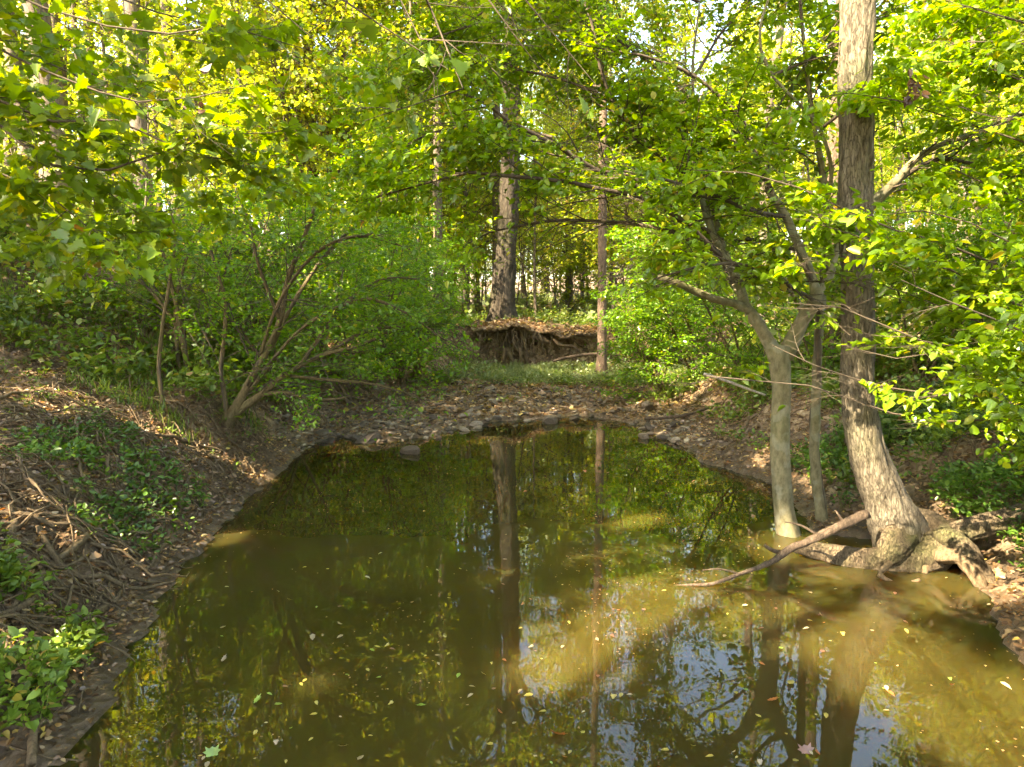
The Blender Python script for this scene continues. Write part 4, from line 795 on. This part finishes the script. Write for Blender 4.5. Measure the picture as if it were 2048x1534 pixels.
A = ground_points(9000, (1.6, 6), (3.5, 10)); flat_leaves(g, A, .042, 'ovate', .55, .04)
A = ground_points(3000, (-7, 7), (2, 12)); flat_leaves(g, A, .06, 'maple', .35, .03)
A = ground_points(17000, (-4, 4.5), (10, 16.5)); flat_leaves(g, A, .05, 'ovate', .5, .05)
tag(link('fallen_leaves', g.mesh('fallen_leaves', M['litter'])), 'brown fallen leaves littering the banks', None, None, 'stuff')
def cover(name, label, n, xr, yr, f, hgt, nl, size, mat, power=1., tmpl='ovate', tilt=.35, spread=.08, clump=1.2, seed=0, thr=.0, stem=True):
    A = ground_points(n, xr, yr, f, power); k = fbm(A * np.array([1, 1, 0]) * clump, 2, 100 + seed) > thr; A = A[k]; n = len(A)
    h = hgt * rng.uniform(.4, 1.2, n); top = A + np.stack([rng.normal(0, .25, n) * h, rng.normal(0, .25, n) * h, h], -1)
    P = np.stack([A - np.array([0, 0, .02]), (A + top) / 2 + rng.normal(0, .02, (n, 3)), top], 1); wd, cr = Geo(), Geo()
    leaves(cr, P, nl, size, spread, tmpl, .15, tilt, .35, False, .3)
    if stem: cr.tubes(P, np.full((n, 3), .0022), 3)
    tag(link(name, cr.mesh(name, mat)), label, None, None, 'stuff')
cover('undergrowth', 'broad-leaved undergrowth covering the left slope', 13000, (-16, -2.2), (8, 24), lambda x, y, z: (z > .55), .42, 12, .085, M['cover'], 1., thr=-.25, seed=1)
cover('undergrowth', 'leafy undergrowth covering the right bank', 8000, (2.6, 14), (6, 22), lambda x, y, z: (z > .45), .40, 11, .075, M['cover'], 1., thr=-.2, seed=2)
cover('undergrowth', 'low bright undergrowth on the woodland floor behind the oak', 9000, (-22, 26), (19, 50), lambda x, y, z: (z > .5), .5, 10, .13, M['grass'], 1., tmpl='far', thr=-.1, seed=3)
cover('ground_cover', 'dark green creeper spreading over the left bank', 2600, (-5.6, -1.7), (3, 8.6), lambda x, y, z: (z > .12) & (((x + 3.15) / .75) ** 2 + ((y - 5.9) / 1.3) ** 2 < 1), .13, 12, .045, M['ivy'], 1., thr=.12, seed=4, clump=.9, spread=.05)
cover('ground_cover', 'glossy green creeper at the bottom left corner of the bank', 1700, (-3.6, -1.9), (2.2, 3.9), lambda x, y, z: (z > .08), .2, 12, .055, M['cover'], 1., thr=-.6, seed=5, spread=.05)
cover('ground_cover', 'green creeper over the right bank around the roots', 8000, (2.4, 7), (3, 8.5), lambda x, y, z: (z > .16) & ((x > 3.3) | (y > 5.9)), .18, 12, .045, M['ivy'], 1., thr=-.25, seed=6, spread=.05)
cover('sprouts', 'small green seedlings dotted over the left bank', 1500, (-6, -1.8), (2.4, 10), lambda x, y, z: (z > .12), .09, 7, .04, M['cover'], 1., thr=.0, seed=9, clump=2.2, spread=.03)
cover('undergrowth', 'weeds and seedlings on the right bank between the stones and the forked tree', 5200, (1.0, 6.5), (6.5, 15.5), lambda x, y, z: (z > .2), .24, 11, .055, M['cover'], 1., thr=-.2, seed=11, spread=.07)
cover('undergrowth', 'weeds and brambles around the cut bank', 2600, (-5, 7), (15.5, 22), lambda x, y, z: (z > .5), .3, 11, .07, M['cover'], 1., thr=-.1, seed=12, spread=.09)
cover('weeds', 'scattered weeds along the stone bar edges', 700, (-4, 5), (10.5, 17.5), lambda x, y, z: (z > .10), .22, 10, .06, M['cover'], 1., thr=.15, seed=7)
def blades(name, label, n, xr, yr, f, hgt, mat, wd_=.006, thr=-.3, seed=0):
    A = ground_points(n, xr, yr, f); A = A[fbm(A * np.array([1, 1, 0]) * 1.1, 2, 200 + seed) > thr]; n = len(A); a = rng.uniform(0, 6.28, n); h = hgt * rng.uniform(.4, 1.2, n)
    s = np.stack([np.cos(a), np.sin(a), 0 * a], -1) * wd_; b = rng.normal(0, .28, (n, 3)) * h[:, None]; b[:, 2] = 0
    V = np.stack([A - s, A + s, A + s * .7 + b * .4 + np.stack([0 * h, 0 * h, h * .6], -1), A + b + np.stack([0 * h, 0 * h, h], -1), A - s * .7 + b * .4 + np.stack([0 * h, 0 * h, h * .6], -1)], 1)
    g = Geo(); g.add(V, (np.arange(n)[:, None] * 5 + np.arange(5)[None]), np.full(n, 5)); tag(link(name, g.mesh(name, mat)), label, None, None, 'stuff')
blades('grass', 'bright grass growing in front of the cut bank', 26000, (-1.6, 4.6), (15.6, 17.9), lambda x, y, z: (z < .75), .17, M['grass'], .008, -.25, 1)
cover('weeds', 'pale leafy weeds mixed into the grass below the cut bank', 1400, (-1.6, 4.6), (15.0, 17.8), lambda x, y, z: (z < .75), .2, 12, .05, M['grass'], 1., thr=-.3, seed=8)
blades('grass', 'thin grass on the left bank terrace', 14000, (-7, -3), (7.5, 12), lambda x, y, z: (z > .4), .16, M['cover'], .006, 0, 2)

# ------------------------------------------------------------------ stones of the bar
def stone_mesh(seed):
    import bmesh
    bm = bmesh.new(); bmesh.ops.create_icosphere(bm, subdivisions=3, radius=1)
    r = np.random.default_rng(seed); V = np.array([v.co[:] for v in bm.verts])
    for _ in range(7):                                  # chop with planes for flat facets
        nn = norm(r.normal(0, 1, 3)); d = r.uniform(.55, .85); s = V @ nn - d; V = V - np.maximum(s, 0)[:, None] * nn
    V = V * (1 + .05 * fbm(V * 2, 3, seed))[:, None] * np.array([1, r.uniform(.6, .9), r.uniform(.3, .6)])
    for v, c in zip(bm.verts, V): v.co = c
    me = bpy.data.meshes.new('stone'); bm.to_mesh(me); bm.free(); me.materials.append(M['stone'])
    for p in me.polygons: p.use_smooth = False
    return me
ST = [stone_mesh(i) for i in range(9)]
def put_stone(p, s, label, group=None, v=None):
    o = link('stone', ST[rng.integers(0, 9) if v is None else v]); o.location = tuple(p); o.scale = (s, s, s * rng.uniform(.8, 1.2)); o.rotation_euler = (rng.normal(0, .2), rng.normal(0, .2), rng.uniform(0, 6.28)); tag(o, label, 'stone', group)
for px, py, s, lb in [(1112, 786, .17, 'dark squarish boulder standing on the stone bar below the grass'), (1132, 790, .14, 'flat stone leaning beside the dark boulder'), (978, 790, .15, 'rounded pale stone in the middle of the bar'), (953, 818, .14, 'pale round stone near the water at the left of the bar'),
                      (1190, 790, .16, 'upright tan stone on the right part of the bar'), (1295, 820, .18, 'dark wet slab at the right water edge of the bar'), (735, 868, .2, 'dark wet slab poking out of the water left of the bar'), (820, 888, .16, 'dark low rock at the left water edge'), (1100, 832, .17, 'broad brown slab at the waterline in the middle')]:
    p = atz(px, py, .12); p[2] = max(gz(p[0], p[1]), 0) + s * .15; put_stone(p, s, lb)
def stone_bed(n):
    bV, bF = [], []
    for me in ST[:5]:
        import bmesh
        bm = bmesh.new(); bm.from_mesh(me); bmesh.ops.unsubdivide(bm, verts=bm.verts, iterations=2); bmesh.ops.triangulate(bm, faces=bm.faces)
        bm.verts.ensure_lookup_table(); bV.append(np.array([v.co[:] for v in bm.verts])); bF.append(np.array([[v.index for v in f.verts] for f in bm.faces])); bm.free()
    g = Geo(); m = n * 3; px = rng.uniform(540, 1420, m); py = 885 - 135 * rng.random(m) ** .9; Q = np.array([atz(u, v, .15) for u, v in zip(px, py)]); Q[:, 2] = height(Q[:, 0], Q[:, 1])
    Q = Q[(py > 750 + np.maximum(0, 900 - px) * .22) & (Q[:, 2] > -.05) & (Q[:, 2] < .65)][:n]
    for p in Q:
        k = rng.integers(0, 5); a = rng.uniform(0, 6.28); sc_ = rng.uniform(.02, .065); Rm = np.array([[math.cos(a), -math.sin(a), 0], [math.sin(a), math.cos(a), 0], [0, 0, 1]])
        V = bV[k] * sc_ @ Rm.T; V[:, 2] += V[:, 0] * rng.normal(0, .25); g.add(V + np.array([p[0], p[1], p[2] + sc_ * .2]), bF[k], np.full(len(bF[k]), 3))
    return g
tag(link('gravel', stone_bed(2600).mesh('gravel', M['gravel'])), 'bed of brown gravel and cobbles at the far end of the pool', None, None, 'stuff')
cnt = 0
while cnt < 295:
    px = rng.uniform(600, 1380); py = 870 - 115 * rng.random() ** .85
    lo = 752 + (max(0, 900 - px) * .22); 
    if py < lo: continue
    p = atz(px, py, .12); z = gz(p[0], p[1])
    if z < -.1 or z > .6: continue
    s = rng.uniform(.05, .11) * (1.5 if rng.random() < .2 else 1); sd = 'left' if px < 880 else ('right' if px > 1150 else 'middle'); z = max(z, 0) + s * .12
    put_stone((p[0], p[1], z), s, f'small brown creek stone in the {sd} of the stone bar', f'creek stones in the {sd} of the bar'); cnt += 1

g = Geo(); nH = 55; hx = np.clip(rng.normal(.05, .42, nH), -1.1, 3.1); e0 = np.stack([hx, 17.62 + .13 * hx + rng.uniform(0, .25, nH), height(hx, 19.4 + .1 * hx) - .12], -1); HP = [e0]
for m in range(5): HP.append(HP[-1] + np.stack([rng.normal(0, .05, nH), rng.normal(-.01, .03, nH), -rng.uniform(.04, .17, nH)], -1))
g.tubes(np.stack(HP, 1), rng.uniform(.006, .022, nH)[:, None] * np.linspace(1, .3, 6)[None], 5)
tag(link('root_tangle', g.mesh('root_tangle', M['root'], True)), 'roots dangling from the undercut edge of the far bank', None, None, 'stuff')
# ------------------------------------------------------------------ leaves floating on the water
def flm(name, tmpl, mat, curl, seed):
    r = np.random.default_rng(seed); g = Geo(); tv, tf = TM[tmpl]; V = tv.copy(); V[:, 0] -= .5; V[:, 2] = V[:, 2] * curl + curl * .3 * V[:, 0] ** 2
    g.add(V, np.concatenate([np.array(f) for f in tf]), [len(f) for f in tf]); return g.mesh(name, mat)
def solid(name, c, tc=.2):
    return leaf_mat(name, [(0, c), (1, c)], tc, .08)
FM = {'yellow': solid('yellow leaf', (.36, .29, .06)), 'green': solid('green leaf', (.17, .27, .04)), 'tan': solid('tan leaf', (.28, .21, .12)), 'orange': solid('orange leaf', (.33, .11, .03)), 'brown': solid('brown leaf', (.17, .075, .045)), 'pale': solid('pale leaf', (.42, .37, .22))}
FL = {(s, c): flm(c + ' leaf', s, FM[c], 1.0 + .8 * (s == 'maple'), 1) for s in ('ovate', 'maple') for c in FM}
def fl(px, py, s, shape, col, label, group=None):
    p = atz(px, py, .008); o = link('floating_leaf', FL[(shape, col)]); o.location = tuple(p); s *= .52 if shape == 'maple' else .66; o.scale = (s, s, s * rng.uniform(.6, 2.2)); o.rotation_euler = (rng.normal(0, .06), rng.normal(0, .06), rng.uniform(0, 6.28)); tag(o, label, 'leaf', group)
for a in [(1118, 1465, .14, 'maple', 'orange', 'large orange brown maple leaf floating at the bottom centre'), (1542, 1397, .12, 'maple', 'orange', 'orange maple leaf floating in the sky reflection at the lower right'), (1614, 1503, .12, 'maple', 'brown', 'red brown maple leaf floating at the very bottom right'),
          (510, 1400, .12, 'maple', 'green', 'bright green star-shaped leaf floating at the lower left'), (842, 1408, .09, 'maple', 'green', 'small green lobed leaf floating left of the bottom centre'), (424, 1508, .12, 'maple', 'green', 'green lobed leaf at the bottom edge near the left corner'),
          (625, 1274, .09, 'ovate', 'tan', 'tan upright oval leaf floating at the centre left'), (680, 1273, .07, 'ovate', 'tan', 'narrow tan leaf beside the larger tan leaf'), (633, 1406, .05, 'ovate', 'yellow', 'small yellow leaf right of the green star-shaped leaf'), (755, 1293, .06, 'ovate', 'yellow', 'small yellow leaf floating left of the cloudy glow'),
          (1620, 1241, .07, 'ovate', 'yellow', 'yellow leaf of a floating pair above the bright streak'), (1612, 1257, .06, 'ovate', 'pale', 'pale leaf of a floating pair above the bright streak'), (1686, 1267, .05, 'maple', 'yellow', 'small round yellow leaf in the bright streak'), (1645, 1302, .07, 'ovate', 'brown', 'dark brown curled leaf at the edge of the bright streak'),
          (1582, 1364, .10, 'ovate', 'yellow', 'long yellow green leaf floating over the trunk reflection'), (2012, 1372, .09, 'ovate', 'pale', 'white bright oval leaf floating near the right edge'), (1773, 1376, .06, 'ovate', 'pale', 'small pale leaf at the lower edge of the glow'), (1782, 1387, .07, 'ovate', 'orange', 'small reddish leaf just under the pale leaf'),
          (1652, 1431, .06, 'ovate', 'yellow', 'small yellow leaf between two trunk reflections'), (1045, 1207, .05, 'maple', 'orange', 'small orange leaf floating at the pool centre'), (680, 1213, .06, 'ovate', 'brown', 'dark red leaf floating left of the pool centre'), (1237, 1220, .05, 'ovate', 'orange', 'small orange leaf right of the pool centre'),
          (1560, 1118, .06, 'ovate', 'pale', 'pale leaf floating beside the stick below the forked tree'), (1057, 1390, .08, 'ovate', 'yellow', 'yellow leaf at the lower rim of the cloudy glow'), (1085, 1423, .06, 'ovate', 'yellow', 'yellow green leaf below the cloudy glow'), (1242, 1390, .06, 'ovate', 'yellow', 'small yellow leaf right under the cloudy glow'),
          (757, 1355, .05, 'ovate', 'green', 'little green leaf left of the cloudy glow'), (1330, 1500, .06, 'ovate', 'yellow', 'small yellow leaf at the bottom right of the centre'), (685, 1490, .08, 'maple', 'tan', 'beige lobed leaf at the bottom left of the centre'), (445, 1318, .09, 'maple', 'tan', 'beige lobed leaf near the left sparkle'),
          (1385, 962, .09, 'maple', 'brown', 'brown curled leaf floating near the right mud bank'), (1170, 942, .09, 'maple', 'orange', 'orange leaf floating in the far half of the pool'), (1215, 945, .08, 'maple', 'brown', 'brown leaf right of the orange one in the far half'), (1050, 982, .08, 'maple', 'orange', 'reddish leaf on the reflection of the oak'), (1498, 1075, .07, 'ovate', 'yellow', 'yellow leaf left of the forked tree foot'),
          (1620, 1185, .07, 'ovate', 'tan', 'tan leaf floating under the stick'), (735, 1155, .07, 'ovate', 'pale', 'pale leaf floating left of the oak reflection')]:
    fl(*a)
k = 0
while k < 170:
    px, py = rng.uniform(300, 1950), 850 + 684 * rng.random() ** 1.1; p = atz(px, py)
    if sdist(POOL, np.array([p[0]]), np.array([p[1]]))[0] > -.12: continue
    if vnoise(np.array([[p[0] * 1.1, p[1] * .9, 3.]]), 600)[0] < -.05 and rng.random() < .75: continue
    k += 1; sd = 'left' if px < 800 else ('right' if px > 1250 else 'middle'); fr_ = 'far' if py < 1080 else 'near'
    c = ['yellow', 'tan', 'green', 'brown', 'tan', 'orange', 'yellow', 'pale'][rng.integers(0, 8)]
    fl(px, py, rng.uniform(.025, .065), 'ovate' if rng.random() < .75 else 'maple', c, f'tiny {c} leaf floating in the {fr_} {sd} of the pool', f'tiny {c} leaves floating in the {fr_} {sd} water')

A = np.stack([*rng.uniform([-2.6, 1.8], [4.0, 12.5], (9000, 2)).T, np.full(9000, .004)], -1); A = A[(sdist(POOL, A[:, 0], A[:, 1]) < -.03)]
edge_ = sdist(POOL, A[:, 0], A[:, 1]); A = A[(fbm(A * 1.3, 3, 91) > .35) | ((edge_ > -.25) & (rng.random(len(A)) < .5)) | (rng.random(len(A)) < .05)]; g = Geo(); flat_leaves(g, A, .012, 'far', .05, .004)
tag(link('floating_debris', g.mesh('floating_debris', M['litter'])), 'specks of debris drifting on the pool', None, None, 'stuff')
# ------------------------------------------------------------------ dead wood, roots and sticks
def stick(name, label, cat, l, rad, Yd, mat, group=None, seed=0, k=14, z=None, amp=.12, lump=.2, forks=()):
    if Yd is None: P = np.array([atz(e[0], e[1], e[2]) for e in l])
    else: P = pp(l, Yd)
    g = Geo(); g.hitube(P, np.array(rad), k=k, seg=.035, amp=amp, lump=lump, seed=seed, freq=6)
    for fl_, fr_ in forks:
        Q = np.array([atz(e[0], e[1], e[2]) for e in fl_]) if Yd is None else pp(fl_, Yd); g.hitube(Q, np.array(fr_), k=8, seg=.04, amp=amp, lump=lump, seed=seed + 3)
    o = link(name, g.mesh(name, mat, True, P[0])); o.location = tuple(P[0]); return tag(o, label, cat, group)
stick('fallen_branch', 'long dead branch reaching from the roots of the grey trunk down into the water', 'branch', [(1735, 1028, .42), (1690, 1048, .36), (1640, 1072, .28), (1580, 1098, .18), (1540, 1125, .12), (1480, 1148, .06), (1420, 1168, .02), (1370, 1170, -.0), (1290, 1180, -.03)],
      [.036, .034, .030, .028, .020, .014, .011, .008, .005], None, M['deadwood'], forks=[([(1560, 1105, .15), (1540, 1098, .2), (1528, 1090, .22)], [.018, .014, .010]), ([(1640, 1072, .28), (1600, 1050, .34), (1570, 1044, .36)], [.012, .008, .003]), ([(1480, 1148, .06), (1440, 1138, .10), (1405, 1140, .06)], [.009, .006, .003]), ([(1690, 1048, .36), (1670, 1020, .46)], [.012, .005])], seed=4)
stick('broken_branch', 'short pale broken branch end pointing left in front of the forked tree', 'branch', [(1408, 747, 0), (1440, 757, .05), (1480, 772, .1), (1530, 790, .2)], [.010, .012, .011, .008], 5.6, M['bark_pale'], seed=9)
stick('fallen_log', 'grey mossy log lying in the shrubs on the left slope', 'log', [(395, 515), (450, 508), (510, 500)], [.05, .06, .05], 12, M['log'], seed=10)
stick('fallen_log', 'low brown log lying along the left terrace edge', 'log', [(-60, 797, .78), (40, 800, .78), (130, 806, .74), (200, 810, .7)], [.05, .05, .045, .02], None, M['deadwood'], seed=11)
stick('fallen_branch', 'bare branch lying on the ground in front of the cut bank right of the oak', 'branch', [(1105, 722), (1150, 712), (1200, 707), (1250, 712)], [.03, .035, .03, .02], 17.3, M['deadwood'], seed=12)
stick('fallen_branch', 'dark branch lying on the right mud bank', 'branch', [(1290, 838, .12), (1360, 832, .25), (1420, 815, .35), (1470, 790, .5)], [.02, .02, .018, .01], None, M['deadwood'], seed=13)
stick('fallen_branch', 'pale stick on the mud below the gnarled shrub', 'branch', [(495, 872, .2), (520, 866, .22), (545, 862, .2)], [.02, .018, .012], None, M['bark_pale'], seed=15)
ROOTS = [([(20, 1020, .62), (28, 1060, .58), (15, 1110, .5), (-15, 1150, .42)], .040, 'thick pale root hanging down at the left edge'), ([(35, 1110, .5), (50, 1150, .44), (40, 1200, .36), (20, 1230, .3)], .030, 'pale root right of the thickest one at the left edge'),
         ([(175, 1075, .48), (150, 1100, .42), (110, 1130, .36), (100, 1150, .33)], .030, 'diagonal stubby root in the middle of the left bank'), ([(350, 1082, .16), (320, 1100, .17), (300, 1135, .16), (255, 1165, .16), (235, 1205, .14)], .020, 'winding pale root at the waterline of the left bank'),
         ([(90, 1150, .36), (75, 1190, .3), (50, 1215, .3), (0, 1235, .3)], .028, 'brown root bending left below the diagonal root'), ([(215, 1215, .14), (170, 1240, .2), (110, 1240, .25), (60, 1255, .3)], .022, 'low root crossing the bank toward the water'),
         ([(105, 1320, .25), (90, 1390, .2), (75, 1460, .16), (70, 1530, .12)], .028, 'upright brown root in the creeper at the bottom left'), ([(45, 1190, .32), (52, 1240, .28), (45, 1300, .22)], .024, 'short vertical root near the left edge'),
         ([(170, 1115, .38), (140, 1140, .33), (100, 1145, .33)], .018, 'thin curved root under the diagonal root'), ([(215, 880, .6), (235, 905, .5), (250, 920, .42)], .022, 'short root stub under the hooked sapling'), ([(230, 965, .4), (240, 950, .45), (250, 940, .5)], .02, 'stub sticking out of the bank beside the creeper'),
         ([(178, 1200, .26), (180, 1290, .2), (170, 1370, .2)], .008, 'thin upright twig at the bank foot'), ([(330, 940, .3), (360, 960, .2), (400, 970, .12)], .01, 'thin root trailing to the mud')]
for i, (l, r, lb) in enumerate(ROOTS):
    # let every root follow the bank surface where its pixel ray meets the ground
    P = []
    for px, py, _ in l:
        rr_ = ray(px, py); best = None
        ts = np.linspace(1.2, 14, 500); Q = np.array([0, 0, CAMZ]) + ts[:, None] * rr_; hh = height(Q[:, 0], Q[:, 1]); j = np.argmax(Q[:, 2] < hh + .02); P.append(Q[j] + np.array([0, -.02, r * .6]))
    P = np.array(P); g = Geo(); g.hitube(P, np.linspace(r, r * .6, len(P)), k=14, seg=.03, amp=.12, lump=.25, seed=300 + i, freq=6)
    o = link('exposed_root', g.mesh('exposed_root', M['root'], True, P[0])); o.location = tuple(P[0]); tag(o, lb, 'root')
# tangle of fine roots and dry stems draping the banks
def strands(name, label, n, xr, yr, f, L, rad, mat, up=.02, drop=.15, seed=0, hang=0.):
    A = ground_points(n, xr, yr, f); n = len(A); a = rng.uniform(0, 6.28, n); Mn = 9; P = [A + np.array([0, 0, .02])]; d = np.stack([np.cos(a), np.sin(a)], -1); Ls = L * rng.uniform(.3, 1.4, n)
    arch = rng.uniform(0, 1, n) ** 2 * up
    for m in range(1, Mn):
        d = norm(d + rng.normal(0, .30, d.shape)); q = P[-1].copy(); q[:, :2] += d * (Ls / Mn)[:, None]
        q[:, 2] = height(q[:, 0], q[:, 1]) + .012 + arch * math.sin(math.pi * m / (Mn - 1)); q[:, 2] = np.maximum(q[:, 2], .003); P.append(q)
    P = np.stack(P, 1); ok_ = sdist(POOL, P[:, -1, 0], P[:, -1, 1]) > -.10; P = P[ok_]; n = len(P); arch = arch[ok_]; R = (rad * rng.uniform(.5, 1.6, n) ** 2)[:, None] * np.linspace(1, .35, Mn)[None]
    g = Geo(); g.tubes(P, R, 5); tag(link(name, g.mesh(name, mat, True)), label, None, None, 'stuff')
strands('root_tangle', 'tangle of fine roots and dry stems draping the left bank', 2600, (-4.8, -1.6), (2.4, 8.6), lambda x, y, z: (z > .08), .7, .005, M['root'], .10)
strands('root_tangle', 'thicker roots and sticks woven through the left bank', 150, (-4.8, -1.7), (2.6, 8.0), lambda x, y, z: (z > .12), 1.0, .012, M['root'], .12)
strands('twig_litter', 'dry twigs scattered over the left slope', 700, (-10, -2), (7, 18), lambda x, y, z: (z > .3), .8, .007, M['root'], .15)
strands('twig_litter', 'dry twigs scattered over the right bank', 900, (2, 9), (4.5, 18), lambda x, y, z: (z > .15), .7, .006, M['root'], .15)
strands('root_tangle', 'fine roots hanging over the cut bank below the oak', 500, (-2, 5), (17.2, 19.4), lambda x, y, z: (z > .3), .8, .010, M['root'], .15)
print('leaves etc done; faces', sum(len(m.polygons) for m in bpy.data.meshes))
